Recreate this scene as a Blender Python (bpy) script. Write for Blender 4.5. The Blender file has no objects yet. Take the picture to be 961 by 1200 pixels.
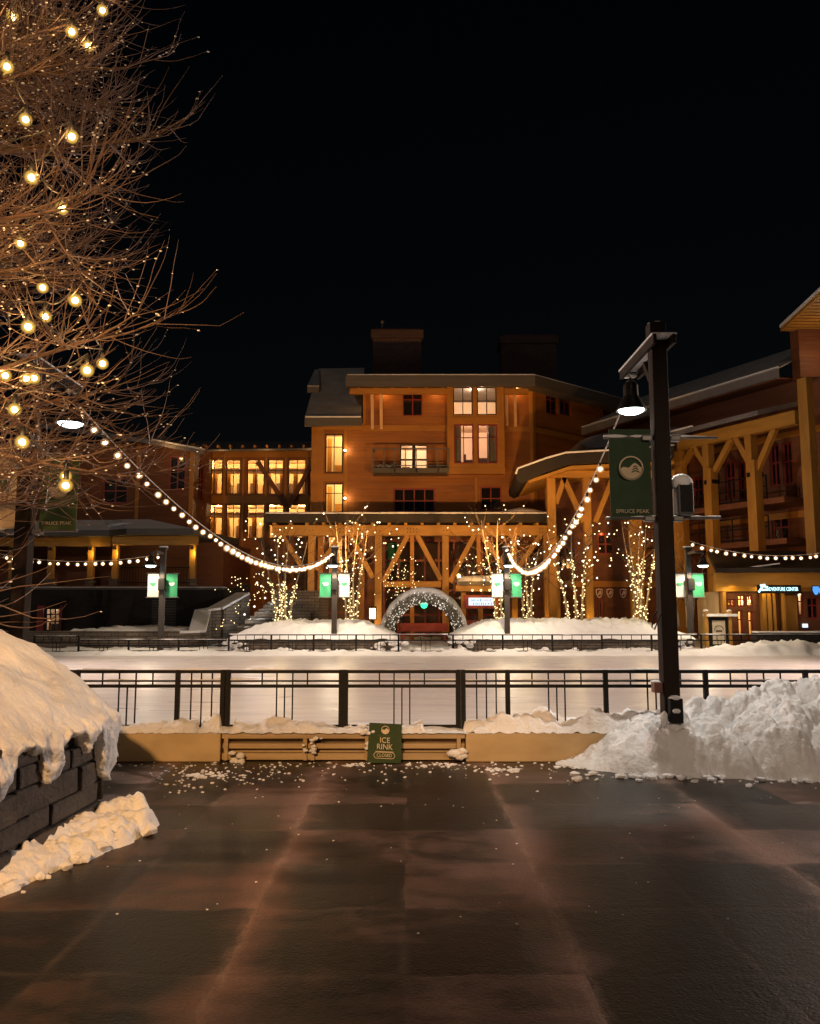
import bpy, math, random
from mathutils import Vector, Matrix, noise
V = Vector
SC = bpy.context.scene
COL = SC.collection
R = math.radians
random.seed(7)

# ------------------------------------------------------------------ camera geometry (used for laying the place out)
FOC, PITCH, EYE = 960.0, R(6.8), 1.6
CP, SP = math.cos(PITCH), math.sin(PITCH)
def ray(px, py):
    a, b = (px - 480.5) / FOC, (600 - py) / FOC
    return V((a, CP - b * SP, SP + b * CP))
def at(px, py, Y):
    d = ray(px, py)
    return V((0, 0, EYE)) + d * (Y / d.y)
def zat(py, Y): return at(480, py, Y).z
def xat(px, py, Y): return at(px, py, Y).x

# ------------------------------------------------------------------ mesh helpers
class MB:
    def __init__(self): self.v, self.f, self.m = [], [], []
    def add(self, vs, fs):
        n = len(self.v); self.v += [V(p) for p in vs]; self.f += [tuple(i + n for i in f) for f in fs]
    def box(self, c, s, rz=0.0, M=None):
        hx, hy, hz = s[0] / 2, s[1] / 2, s[2] / 2
        ps = [V((x, y, z)) for z in (-hz, hz) for x, y in ((-hx, -hy), (hx, -hy), (hx, hy), (-hx, hy))]
        if M is None: M = Matrix.Rotation(rz, 3, 'Z')
        self.add([M @ p + V(c) for p in ps], [(3, 2, 1, 0), (4, 5, 6, 7), (0, 1, 5, 4), (1, 2, 6, 5), (2, 3, 7, 6), (3, 0, 4, 7)])
    def fbox(self, fr, s0, s1, z0, z1, d0, d1):
        ps = [fr.pt(s, z, d) for z in (z0, z1) for s, d in ((s0, d0), (s0, d1), (s1, d1), (s1, d0))]
        self.add(ps, [(0, 1, 2, 3), (7, 6, 5, 4), (0, 4, 5, 1), (1, 5, 6, 2), (2, 6, 7, 3), (3, 7, 4, 0)][::1])
    def bar(self, p0, p1, w, h, up=(0, 0, 1)):
        p0, p1 = V(p0), V(p1); d = (p1 - p0).normalized(); u = V(up)
        x = d.cross(u)
        if x.length < 1e-4: x = d.cross(V((1, 0, 0)))
        x.normalize(); y = x.cross(d)
        x *= w / 2; y *= h / 2
        ps = [p + a * x + b * y for p in (p0, p1) for a, b in ((-1, -1), (1, -1), (1, 1), (-1, 1))]
        self.add(ps, [(0, 1, 2, 3), (7, 6, 5, 4), (0, 4, 5, 1), (1, 5, 6, 2), (2, 6, 7, 3), (3, 7, 4, 0)])
    def tube(self, pts, rad, n=6, cap=True):
        pts = [V(p) for p in pts]; k = len(pts)
        if not hasattr(rad, '__len__'): rad = [rad] * k
        vs, fs = [], []; prev = None
        for i, p in enumerate(pts):
            d = (pts[min(i + 1, k - 1)] - pts[max(i - 1, 0)])
            d = d.normalized() if d.length > 1e-9 else V((0, 0, 1))
            if prev is None: x = d.orthogonal().normalized()
            else:
                x = prev - d * prev.dot(d)
                x = x.normalized() if x.length > 1e-6 else d.orthogonal().normalized()
            prev = x; y = d.cross(x)
            for j in range(n):
                a = 2 * math.pi * j / n
                vs.append(p + (x * math.cos(a) + y * math.sin(a)) * rad[i])
        for i in range(k - 1):
            for j in range(n):
                fs.append((i * n + j, i * n + (j + 1) % n, (i + 1) * n + (j + 1) % n, (i + 1) * n + j))
        if cap: fs += [tuple(range(n))[::-1], tuple(range((k - 1) * n, k * n))]
        self.add(vs, fs)
    def lathe(self, c, prof, n=20, cap=True):
        c = V(c); vs, fs = [], []
        for r, z in prof:
            for j in range(n):
                a = 2 * math.pi * j / n
                vs.append(c + V((r * math.cos(a), r * math.sin(a), z)))
        for i in range(len(prof) - 1):
            for j in range(n):
                fs.append((i * n + j, i * n + (j + 1) % n, (i + 1) * n + (j + 1) % n, (i + 1) * n + j))
        if cap: fs += [tuple(range(n))[::-1], tuple(range((len(prof) - 1) * n, len(prof) * n))]
        self.add(vs, fs)
    def prism(self, poly, ext):
        poly = [V(p) for p in poly]; e = V(ext); n = len(poly)
        self.add(poly + [p + e for p in poly], [tuple(range(n))[::-1], tuple(range(n, 2 * n))] + [(i, (i + 1) % n, n + (i + 1) % n, n + i) for i in range(n)])
    def ico(self, c, r, sub=1, jit=0.0, sq=(1, 1, 1)):
        vs, fs = ICO[sub]
        self.add([V(c) + V((p.x * sq[0], p.y * sq[1], p.z * sq[2])) * r * (1 + (random.uniform(-jit, jit) if jit else 0)) for p in vs], fs)
    def mesh(self, name, mat, off=V((0, 0, 0)), smooth=False):
        me = bpy.data.meshes.new(name)
        me.from_pydata([tuple(p - off) for p in self.v], [], self.f)
        if mat: me.materials.append(mat)
        if smooth: me.polygons.foreach_set('use_smooth', [True] * len(me.polygons))
        me.validate(); me.update()
        return me
    def build(self, name, mat, parent=None, smooth=False, fix=True, bevel=0.0, loc=None):
        off = wloc(parent) if parent else (V(loc) if loc is not None else V((0, 0, 0)))
        me = self.mesh(name, mat, off, smooth)
        if fix:
            import bmesh
            bm = bmesh.new(); bm.from_mesh(me); bmesh.ops.recalc_face_normals(bm, faces=bm.faces); bm.to_mesh(me); bm.free()
        o = bpy.data.objects.new(name, me); COL.objects.link(o)
        if parent: o.parent = parent
        elif loc is not None: o.location = loc
        if bevel:
            b = o.modifiers.new('bevel', 'BEVEL'); b.width = bevel; b.segments = 2; b.limit_method = 'ANGLE'
        return o
def _ico(sub):
    import bmesh
    bm = bmesh.new(); bmesh.ops.create_icosphere(bm, subdivisions=sub, radius=1)
    bm.verts.ensure_lookup_table()
    r = ([v.co.copy() for v in bm.verts], [tuple(v.index for v in f.verts) for f in bm.faces]); bm.free(); return r
ICO = {k: _ico(k) for k in (1, 2, 3)}
def wloc(o):
    p = V((0, 0, 0))
    while o is not None: p = p + o.location; o = o.parent
    return p
class Fr:
    """a vertical facade: s runs along it, z up, d outward"""
    def __init__(s_, P, u):
        s_.P = V((P[0], P[1], 0)); s_.u = V((u[0], u[1], 0)).normalized(); s_.n = V((s_.u.y, -s_.u.x, 0))
    def pt(s_, s, z, d=0.0): return s_.P + s_.u * s + s_.n * d + V((0, 0, z))
    def hit(s_, px, py, d=0.0):
        r = ray(px, py); o = V((0, 0, EYE)); q = s_.P + s_.n * d
        t = (q - o).dot(s_.n) / r.dot(s_.n); h = o + r * t
        return (h - s_.P).dot(s_.u), h.z
    def rect(s_, x0, y0, x1, y1, d=0.0):
        a, b, c, e = s_.hit(x0, y0, d), s_.hit(x1, y1, d), s_.hit(x0, y1, d), s_.hit(x1, y0, d)
        return (a[0] + c[0]) / 2, (b[0] + e[0]) / 2, (b[1] + c[1]) / 2, (a[1] + e[1]) / 2   # s0 s1 z0 z1
def thing(name, label, cat, loc=(0, 0, 0), group=None):
    o = bpy.data.objects.new(name, None); COL.objects.link(o); o.location = loc; o.empty_display_size = .2
    return tag(o, label, cat, group)
def tag(o, label, cat, group=None):
    o['label'] = label; o['category'] = cat
    if group: o['group'] = group
    return o
def kind(o, k): o['kind'] = k; return o
def copy_part(o, parent, loc):
    c = o.copy(); c.parent = parent; c.location = loc; COL.objects.link(c); return c

# ------------------------------------------------------------------ materials
class NT:
    def __init__(s, name):
        s.mat = bpy.data.materials.new(name); s.mat.use_nodes = True
        s.t = s.mat.node_tree; s.b = s.t.nodes['Principled BSDF']; s.out = s.t.nodes['Material Output']
    def n(s, typ, **kw):
        x = s.t.nodes.new(typ)
        for k, v in kw.items(): setattr(x, k, v)
        return x
    def l(s, a, b): s.t.links.new(a, b)
    def val(s, sock, v):
        if hasattr(v, 'is_linked') or hasattr(v, 'links'): s.l(v, sock)
        else: sock.default_value = v
    def math(s, op, a, b=0.0, c=None, clamp=False):
        x = s.n('ShaderNodeMath', operation=op, use_clamp=clamp); s.val(x.inputs[0], a); s.val(x.inputs[1], b)
        if c is not None: s.val(x.inputs[2], c)
        return x.outputs[0]
    def mix(s, f, a, b, blend='MIX'):
        x = s.n('ShaderNodeMix', data_type='RGBA', blend_type=blend); s.val(x.inputs[0], f); s.val(x.inputs[6], a); s.val(x.inputs[7], b); return x.outputs[2]
    def coord(s, scale=(1, 1, 1), rot=(0, 0, 0)):
        tc = s.n('ShaderNodeTexCoord'); mp = s.n('ShaderNodeMapping'); mp.inputs['Scale'].default_value = scale; mp.inputs['Rotation'].default_value = rot
        s.l(tc.outputs['Object'], mp.inputs[0]); return mp.outputs[0]
    def noise(s, vec, scale, detail=4.0, rough=.55, dist=0.0):
        x = s.n('ShaderNodeTexNoise'); s.l(vec, x.inputs['Vector']); x.inputs['Scale'].default_value = scale; x.inputs['Detail'].default_value = detail
        x.inputs['Roughness'].default_value = rough; x.inputs['Distortion'].default_value = dist; return x.outputs['Fac']
    def ramp(s, f, lo, hi):
        x = s.n('ShaderNodeMapRange'); x.inputs[1].default_value = lo; x.inputs[2].default_value = hi; s.val(x.inputs[0], f); return x.outputs[0]
    def bump(s, h, strength=.3, dist=.02, normal=None):
        x = s.n('ShaderNodeBump'); x.inputs['Strength'].default_value = strength; x.inputs['Distance'].default_value = dist; s.l(h, x.inputs['Height'])
        if normal is not None: s.l(normal, x.inputs['Normal'])
        return x.outputs[0]
def c4(c): return (c[0], c[1], c[2], 1.0)
def pm(name, c1, c2=None, scale=6, rough=.7, bump=0.0, bscale=30, stretch=(1, 1, 1), metal=0.0, bdist=.01, plank=None, spec=.5):
    t = NT(name); v = t.coord(stretch)
    if c2 is not None:
        f = t.ramp(t.noise(v, scale, 6), .3, .7); t.l(t.mix(f, c4(c1), c4(c2)), t.b.inputs['Base Color'])
    else: t.b.inputs['Base Color'].default_value = c4(c1)
    rn = t.noise(v, scale * 2.3, 3)
    t.l(t.math('MULTIPLY_ADD', rn, .3, rough - .15, clamp=True), t.b.inputs['Roughness'])
    t.b.inputs['Metallic'].default_value = metal; t.b.inputs['Specular IOR Level'].default_value = spec
    nrm = None
    if plank:                                     # horizontal boards of this height
        tc = t.n('ShaderNodeTexCoord'); sp = t.n('ShaderNodeSeparateXYZ'); t.l(tc.outputs['Object'], sp.inputs[0])
        fr = t.math('FRACT', t.math('DIVIDE', sp.outputs[2], plank)); nrm = t.bump(fr, .7, .03)
    if bump: nrm = t.bump(t.noise(v, bscale, 5), bump, bdist, nrm)
    if nrm is not None: t.l(nrm, t.b.inputs['Normal'])
    return t.mat
def emi(name, c, strength, sample='AUTO'):
    m = bpy.data.materials.new(name); m.use_nodes = True; t = m.node_tree; t.nodes.clear()
    e = t.nodes.new('ShaderNodeEmission'); e.inputs[0].default_value = c4(c); e.inputs[1].default_value = strength
    o = t.nodes.new('ShaderNodeOutputMaterial'); t.links.new(e.outputs[0], o.inputs[0])
    m.cycles.emission_sampling = sample
    return m
def brick_mat(name, c1, c2, mortar, scale=1.0, bw=.5, rh=.2, rough=.85, yz=False, bump=.6):
    t = NT(name); v = t.coord((1, 1, 1), (R(90), 0, 0)) if not yz else t.coord((1, 1, 1), (R(90), 0, R(90)))
    b = t.n('ShaderNodeTexBrick'); t.l(v, b.inputs['Vector']); b.inputs['Color1'].default_value = c4(c1); b.inputs['Color2'].default_value = c4(c2); b.inputs['Mortar'].default_value = c4(mortar)
    b.inputs['Scale'].default_value = scale; b.inputs['Brick Width'].default_value = bw; b.inputs['Row Height'].default_value = rh; b.inputs['Mortar Size'].default_value = .012; b.inputs['Bias'].default_value = 0
    n = t.noise(t.coord(), 9, 6)
    t.l(t.mix(t.ramp(n, .3, .8), b.outputs['Color'], (.5, .5, .5, 1), 'MULTIPLY'), t.b.inputs['Base Color'])
    h = t.math('SUBTRACT', t.math('MULTIPLY', n, .6), b.outputs['Fac']); t.l(t.bump(h, bump, .02), t.b.inputs['Normal']); t.b.inputs['Roughness'].default_value = rough
    return t.mat
def snow_mat(name, c=(.82, .83, .86), dirt=(.55, .5, .46), dscale=1.4, dlo=.55, dhi=.95, b1=.5):
    t = NT(name); v = t.coord()
    f = t.ramp(t.noise(v, dscale, 6), dlo, dhi); t.l(t.mix(f, c4(c), c4(dirt)), t.b.inputs['Base Color'])
    t.b.inputs['Roughness'].default_value = .75; t.b.inputs['Specular IOR Level'].default_value = .3
    n1 = t.bump(t.noise(v, 14, 6, .65), b1, .05); t.l(t.bump(t.noise(v, 90, 3), .35, .006, n1), t.b.inputs['Normal'])
    return t.mat
def glass_mat(name, tint=(1, 1, 1)):
    t = NT(name); t.t.nodes.remove(t.b)
    g = t.n('ShaderNodeBsdfGlossy'); g.inputs['Roughness'].default_value = .02; tr = t.n('ShaderNodeBsdfTransparent'); tr.inputs[0].default_value = c4(tint)
    fr = t.n('ShaderNodeFresnel'); fr.inputs[0].default_value = 1.45; mx = t.n('ShaderNodeMixShader')
    t.l(fr.outputs[0], mx.inputs[0]); t.l(tr.outputs[0], mx.inputs[1]); t.l(g.outputs[0], mx.inputs[2]); t.l(mx.outputs[0], t.out.inputs[0])
    return t.mat
M = {}
M['timber'] = pm('glulam_timber', (.44, .225, .035), (.31, .145, .022), 3, .55, .25, 40, (1, 1, .25))
M['timber_h'] = pm('glulam_beam', (.46, .235, .035), (.34, .165, .024), 3, .55, .25, 40, (.25, .25, 1.5))
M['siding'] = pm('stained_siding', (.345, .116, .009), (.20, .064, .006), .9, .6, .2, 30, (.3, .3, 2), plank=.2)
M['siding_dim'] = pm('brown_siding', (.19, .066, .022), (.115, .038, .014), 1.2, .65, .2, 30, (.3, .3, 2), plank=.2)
M['trim'] = pm('honey_trim', (.42, .175, .018), (.33, .135, .014), 2, .55, .15, 30, (.4, .4, 1))
M['pale_trim'] = pm('pale_trim', (.62, .36, .17), (.52, .29, .13), 2, .55)
M['redframe'] = pm('red_window_frame', (.26, .028, .022), (.18, .02, .016), 4, .45)
M['darkframe'] = pm('dark_window_frame', (.035, .016, .012), None, 4, .5)
M['fascia'] = pm('weathered_fascia', (.10, .088, .075), (.075, .066, .056), 2, .5, .1, 12, (.3, .3, 3))
M['darkfascia'] = pm('dark_roof_edge', (.032, .025, .020), (.022, .018, .015), 2, .6, .1, 12, spec=.3)
M['shingle'] = pm('frosted_shingles', (.52, .50, .48), (.36, .35, .34), 1.1, .85, .5, 9, (1, 1, 1))
M['shingle_dark'] = pm('dark_shingles', (.13, .12, .12), (.2, .19, .19), 1.1, .85, .5, 9, (1, 1, 1))
M['snow'] = snow_mat('snow')
M['snow_pile'] = snow_mat('ploughed_snow', (.80, .80, .82), (.50, .46, .42), 2.2, .5, .9, .7)
M['snow_roof'] = snow_mat('roof_snow', (.72, .72, .74), (.45, .45, .45), .5, .5, .9, .3)
M['metal'] = pm('black_iron', (.007, .0065, .0065), (.011, .01, .01), 8, .65, .1, 60, spec=.2)
M['grey_metal'] = pm('grey_metal', (.16, .155, .15), (.11, .105, .10), 5, .45, .05, 30, metal=.4)
M['postwood'] = pm('dark_stained_post', (.020, .011, .007), (.012, .007, .005), 4, .7, .35, 30, (1, 1, .15), spec=.2)
M['postfar'] = pm('brown_painted_steel', (.035, .026, .021), (.026, .02, .016), 4, .5)
M['hood'] = pm('dark_bronze_hood', (.035, .03, .026), (.05, .04, .033), 6, .38, metal=.7)
M['kerb'] = pm('tan_concrete', (.52, .40, .23), (.42, .31, .17), 2.2, .8, .35, 45, (1, 1, 2))
M['kerbwood'] = pm('tan_plank', (.47, .35, .19), (.30, .21, .11), 3, .7, .4, 30, (.2, 1, 3))
M['stone'] = pm('dark_ledge_stone', (.045, .035, .03), (.085, .068, .058), 2.6, .85, .9, 14, (1, 1, 1.6), bdist=.03)
M['stone_far'] = brick_mat('ledge_stone_courses', (.20, .16, .12), (.12, .095, .075), (.03, .025, .02), 1.0, .55, .14)
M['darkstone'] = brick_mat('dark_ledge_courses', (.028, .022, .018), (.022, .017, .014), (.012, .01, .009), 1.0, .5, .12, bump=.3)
M['chimney'] = brick_mat('chimney_brick', (.10, .055, .045), (.075, .04, .033), (.05, .035, .03), 1.0, .45, .16)
M['green'] = pm('dark_green_fabric', (.028, .062, .025), (.022, .05, .02), 3, .8, .1, 120)
M['green_l'] = pm('green_fabric', (.06, .10, .03), (.05, .085, .025), 3, .8, .1, 120)
M['green_far'] = pm('bright_green_fabric', (.03, .26, .125), None, 3, .8)
M['white_far'] = pm('white_fabric', (.52, .53, .51), None, 3, .8)
M['cream'] = pm('cream_print', (.62, .50, .34), (.55, .44, .29), 5, .7)
M['cream_cloth'] = pm('cream_fabric', (.62, .47, .29), (.55, .41, .25), 3, .8, .1, 120)
M['sign_green'] = pm('painted_green_panel', (.020, .045, .007), (.016, .036, .005), 3, .6, spec=.2)
M['twig_far'] = pm('dark_bark', (.05, .032, .022), (.03, .02, .014), 9, .7)
M['twig'] = pm('brown_bark', (.17, .095, .06), (.09, .05, .034), 9, .6)
M['birch'] = pm('pale_birch_bark', (.42, .33, .22), (.2, .14, .09), 7, .7, .3, 30, (1, 1, .3))
M['ice_bead'] = pm('frozen_droplet', (.85, .82, .78), None, 5, .15, spec=1.0)
M['glass'] = glass_mat('clear_pane')
M['room'] = pm('warm_room_wall', (.72, .52, .28), (.62, .44, .23), 1, .8)
M['room_pale'] = pm('pale_room_wall', (.80, .60, .42), (.72, .52, .36), 1, .8)
M['room_dark'] = pm('dim_room_wall', (.12, .07, .045), (.07, .04, .03), 1, .8)
M['curtain'] = pm('grey_curtain', (.17, .16, .15), (.11, .10, .10), 3, .9, .5, 20, (6, 6, .2))
M['furniture'] = pm('dark_furniture', (.06, .03, .018), None, 3, .5)
M['cable'] = pm('frosted_cable', (.55, .52, .5), (.2, .18, .16), 8, .6)
M['wire'] = pm('brown_wire', (.05, .04, .03), None, 3, .6)
M['speaker'] = pm('grey_box_paint', (.10, .10, .105), (.08, .08, .085), 3, .5)
M['redbrown'] = pm('red_brown_box', (.20, .085, .06), (.15, .06, .045), 3, .6)
M['redpanel'] = pm('red_painted_timber', (.42, .06, .035), (.33, .045, .026), 3, .5)
M['garland'] = pm('frosted_evergreen', (.10, .10, .075), (.42, .40, .36), 12, .85, .5, 20)
M['poster'] = pm('map_poster', (.62, .54, .42), (.5, .42, .32), 5, .6)
M['sconce_plate'] = M['hood']
M['bulb'] = emi('warm_bulb_glow', (1.0, .66, .36), 60)
M['bulb_far'] = emi('festoon_bulb_glow', (1.0, .68, .40), 48)
M['bulb_tree'] = emi('amber_bulb_glow', (1.0, .62, .20), 50)
M['fairy'] = emi('fairy_bulb_glow', (1.0, .76, .34), 3.0, 'NONE'); M['fairy_c'] = emi('fairy_crown_glow', (1.0, .84, .6), 5.5, 'NONE')
M['fairy_w'] = emi('cool_fairy_glow', (1.0, .86, .70), 1.7, 'NONE')
M['lens'] = emi('cool_lamp_lens', (.80, 1.0, .94), 9, 'NONE')
M['lens_w'] = emi('warm_lamp_lens', (1.0, .72, .4), 9, 'NONE')
M['sign_cyan'] = emi('cyan_letter_glow', (.55, .9, 1.0), 2.2, 'NONE')
M['sign_blue'] = emi('blue_emblem_glow', (.10, .36, 1.0), 1.1, 'NONE')
M['sign_pink'] = emi('pink_glow', (.9, .5, .8), 1.5, 'NONE')
M['green_glow'] = emi('green_neon_glow', (.05, .9, .35), 2.0, 'NONE')
M['screen'] = emi('pale_screen_glow', (.72, .86, 1.0), 1.3, 'NONE')
M['screen_blue'] = emi('blue_screen_ink', (.05, .3, .6), .7, 'NONE')
M['screen_purple'] = emi('violet_screen_ink', (.5, .2, .65), .7, 'NONE')
M['white_plaque'] = pm('white_plaque', (.7, .66, .6), None, 3, .5)

# ------------------------------------------------------------------ lights
def halo_mat(name, col, strength):  # painted halo: glow that fades to the rim, like lens bloom round a bulb
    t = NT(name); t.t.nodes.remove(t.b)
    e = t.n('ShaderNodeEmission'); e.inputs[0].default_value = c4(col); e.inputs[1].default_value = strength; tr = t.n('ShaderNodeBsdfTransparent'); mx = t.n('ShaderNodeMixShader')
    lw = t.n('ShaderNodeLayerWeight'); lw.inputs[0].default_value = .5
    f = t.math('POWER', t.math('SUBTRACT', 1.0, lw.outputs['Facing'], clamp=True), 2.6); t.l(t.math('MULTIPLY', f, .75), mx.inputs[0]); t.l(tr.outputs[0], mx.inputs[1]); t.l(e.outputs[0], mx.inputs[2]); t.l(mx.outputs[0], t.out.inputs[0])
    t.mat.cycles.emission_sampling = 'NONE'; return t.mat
M['glow_sphere'] = halo_mat('amber_halo_glow', (1.0, .56, .26), 1.25); M['glow_sphere_tree'] = halo_mat('gold_halo_glow', (1.0, .56, .10), 1.2)
def point(loc, power, col=(1, .62, .3), r=.06, name='lamp_light', parent=None):
    d = bpy.data.lights.new(name, 'POINT'); d.energy = power; d.color = col; d.shadow_soft_size = r
    o = bpy.data.objects.new(name, d); COL.objects.link(o)
    o.location = V(loc) - (wloc(parent) if parent else V((0, 0, 0)))
    if parent: o.parent = parent
    return o
def spot(loc, tgt, power, col=(1, .62, .3), ang=120, blend=.6, r=.08, name='lamp_spot', parent=None):
    d = bpy.data.lights.new(name, 'SPOT'); d.energy = power; d.color = col; d.shadow_soft_size = r; d.spot_size = R(ang); d.spot_blend = blend
    o = bpy.data.objects.new(name, d); COL.objects.link(o)
    o.location = V(loc) - (wloc(parent) if parent else V((0, 0, 0)))
    o.rotation_euler = (V(tgt) - V(loc)).to_track_quat('-Z', 'Y').to_euler()
    if parent: o.parent = parent
    return o
WARM, AMBER, COOL = (1, .66, .36), (1, .55, .2), (1, .77, .50)

# ------------------------------------------------------------------ world, sun (moon), camera
w = bpy.data.worlds.new('World'); SC.world = w; w.use_nodes = True
nt = w.node_tree; bg = nt.nodes['Background']
sky = nt.nodes.new('ShaderNodeTexSky'); sky.sky_type = 'NISHITA'; sky.sun_disc = False
sky.sun_elevation = R(18); sky.sun_rotation = R(200); sky.air_density = 1.2
nt.links.new(sky.outputs[0], bg.inputs[0]); bg.inputs[1].default_value = .0004
sl = bpy.data.lights.new('moon', 'SUN'); sl.energy = .10; sl.angle = R(.5); sl.color = (1, .86, .78)
so = bpy.data.objects.new('moon', sl); COL.objects.link(so); so.rotation_euler = (R(72), 0, R(-20))
cd = bpy.data.cameras.new('camera'); co = bpy.data.objects.new('camera', cd); COL.objects.link(co)
co.location = (0, 0, EYE); co.rotation_euler = (R(90) + PITCH, 0, 0); cd.sensor_fit = 'HORIZONTAL'; cd.sensor_width = 36; cd.lens = 36 * FOC / 961
cd.clip_end = 1500; cd.clip_start = .05; SC.camera = co
SC.view_settings.view_transform = 'Standard'; SC.view_settings.look = 'None'; SC.view_settings.gamma = 1; SC.view_settings.exposure = .12
SC.render.engine = 'CYCLES'
cy = SC.cycles
cy.use_denoising = True; cy.denoiser = 'OPENIMAGEDENOISE'; cy.use_light_tree = True; cy.max_bounces = 5; cy.diffuse_bounces = 2; cy.glossy_bounces = 3; cy.transparent_max_bounces = 8
cy.sample_clamp_indirect = 2.5; cy.sample_clamp_direct = 0; cy.caustics_reflective = False; cy.caustics_refractive = False

# ------------------------------------------------------------------ text
def text_mesh(s, size, depth=.002, align='CENTER'):
    cu = bpy.data.curves.new('lettering', 'FONT'); cu.body = s; cu.size = size; cu.extrude = depth; cu.align_x = align; cu.align_y = 'CENTER'; cu.resolution_u = 3
    o = bpy.data.objects.new('lettering', cu); COL.objects.link(o)
    dg = bpy.context.evaluated_depsgraph_get(); me = bpy.data.meshes.new_from_object(o.evaluated_get(dg))
    bpy.data.objects.remove(o); bpy.data.curves.remove(cu); return me
def lettering(s, center, u, up, size, mat, parent, name='lettering', width=None, depth=.002):
    me = text_mesh(s, size, depth); u = V(u).normalized(); up = V(up).normalized(); n = u.cross(up)
    xs = [v.co.x for v in me.vertices]; k = width / (max(xs) - min(xs)) if width else 1.0
    off = wloc(parent)
    for v in me.vertices: v.co = V(center) + u * v.co.x * k + up * v.co.y + n * v.co.z - off
    me.materials.clear(); me.materials.append(mat)
    o = bpy.data.objects.new(name, me); COL.objects.link(o); o.parent = parent; return o

# ================================================================== THE GROUND
def sheet(name, x0, x1, y0, y1, z, mat):
    mb = MB(); mb.add([(x0, y0, z), (x1, y0, z), (x1, y1, z), (x0, y1, z)], [(0, 1, 2, 3)])
    return kind(mb.build(name, mat), 'structure')
def paving_mat():
    t = NT('wet_rubber_paving'); tc = t.n('ShaderNodeTexCoord'); sp = t.n('ShaderNodeSeparateXYZ'); t.l(tc.outputs['Object'], sp.inputs[0])
    v = t.coord(); S = .80
    x = t.math('ADD', sp.outputs[0], .80 * 40 + .03); y = t.math('ADD', sp.outputs[1], 40.0 - 3.83)
    wob = t.math('MULTIPLY', t.math('SUBTRACT', t.noise(v, 2.5, 4), .5), .16)
    gx, gy = t.math('DIVIDE', t.math('ADD', x, t.math('MULTIPLY', wob, .35)), S), t.math('DIVIDE', t.math('ADD', y, wob), S)
    fx, fy = t.math('FRACT', gx), t.math('FRACT', gy)
    dx = t.math('MINIMUM', fx, t.math('SUBTRACT', 1.0, fx)); dy = t.math('MINIMUM', fy, t.math('SUBTRACT', 1.0, fy))
    cell = t.n('ShaderNodeCombineXYZ'); t.l(t.math('FLOOR', gx), cell.inputs[0]); t.l(t.math('FLOOR', gy), cell.inputs[1])
    wn = t.n('ShaderNodeTexWhiteNoise', noise_dimensions='2D'); t.l(cell.outputs[0], wn.inputs['Vector'])
    # bands along every second joint, dried out
    gx2 = t.math('FRACT', t.math('DIVIDE', t.math('ADD', x, S), 2 * S)); db = t.math('MINIMUM', gx2, t.math('SUBTRACT', 1.0, gx2))
    big = t.noise(v, .55, 4); mid = t.noise(t.coord((.8, 2.2, 1)), 2.2, 6, .62); fine = t.noise(v, 60, 3)
    band = t.ramp(db, .17, .0)
    dry = t.math('ADD', t.math('MULTIPLY', band, .50), t.math('MULTIPLY', wn.outputs[0], .60))
    dry = t.math('ADD', dry, t.math('MULTIPLY', t.math('SUBTRACT', mid, .5), .75)); dry = t.math('ADD', dry, t.math('MULTIPLY', t.math('SUBTRACT', big, .5), 1.25))
    dry = t.math('ADD', dry, t.math('MULTIPLY', t.math('SUBTRACT', t.noise(v, 11, 6, .7), .5), .5))
    dry = t.ramp(dry, .36, 1.0)
    seam = t.math('MULTIPLY', t.ramp(db, .035, .0), t.ramp(t.noise(t.coord((6, 1.5, 1)), 3, 6, .75), .44, .62))
    grit = t.ramp(t.noise(v, 140, 2), .62, .78)
    joint = t.ramp(t.math('MINIMUM', dx, dy), .045, .0)
    jn = t.math('MULTIPLY', joint, t.ramp(t.noise(v, 1.6, 6), .45, .72))
    c = t.mix(dry, (.007, .005, .004, 1), (.215, .115, .082, 1)); c = t.mix(t.math('MULTIPLY', seam, .42), c, (.42, .29, .23, 1)); c = t.mix(t.math('MULTIPLY', grit, t.math('MULTIPLY_ADD', dry, .25, .05)), c, (.5, .42, .36, 1)); c = t.mix(t.math('MULTIPLY', jn, .30), c, (.26, .19, .15, 1))
    c = t.mix(t.ramp(fine, .25, .9), c, t.mix(.5, c, (.0, .0, .0, 1)))
    t.l(c, t.b.inputs['Base Color'])
    t.l(t.math('MULTIPLY_ADD', dry, .25, .36), t.b.inputs['Roughness']); t.b.inputs['Specular IOR Level'].default_value = .42
    h = t.math('ADD', t.math('MULTIPLY', fine, .6), t.math('MULTIPLY', t.noise(v, 14, 4), .5)); h = t.math('ADD', h, t.math('MULTIPLY', joint, -.12))
    t.l(t.bump(h, .5, .012), t.b.inputs['Normal']); return t.mat
def ice_mat():
    t = NT('rink_ice'); v = t.coord((.35, 1.6, 1))
    n = t.noise(v, 1.1, 6, .6); sc = t.noise(t.coord((.25, 3, 1)), 5, 5, .6)
    c = t.mix(t.ramp(n, .35, .75), (.78, .76, .75, 1), (.56, .54, .54, 1)); c = t.mix(t.ramp(sc, .52, .68), c, (.86, .86, .87, 1)); t.l(c, t.b.inputs['Base Color'])
    t.l(t.math('MULTIPLY_ADD', n, .28, .17), t.b.inputs['Roughness']); t.b.inputs['Specular IOR Level'].default_value = .32
    t.l(t.bump(t.noise(t.coord((1.2, 3.4, 1)), 2.6, 4), .22, .02), t.b.inputs['Normal']); return t.mat
sheet('ground', -250, 250, -60, 400, -.03, M['snow_roof'])
sheet('paving', -24, 24, -14, 8.98, 0, paving_mat())
sheet('rink_ice', -26, 34, 9.15, 29.6, .02, ice_mat())
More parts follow.
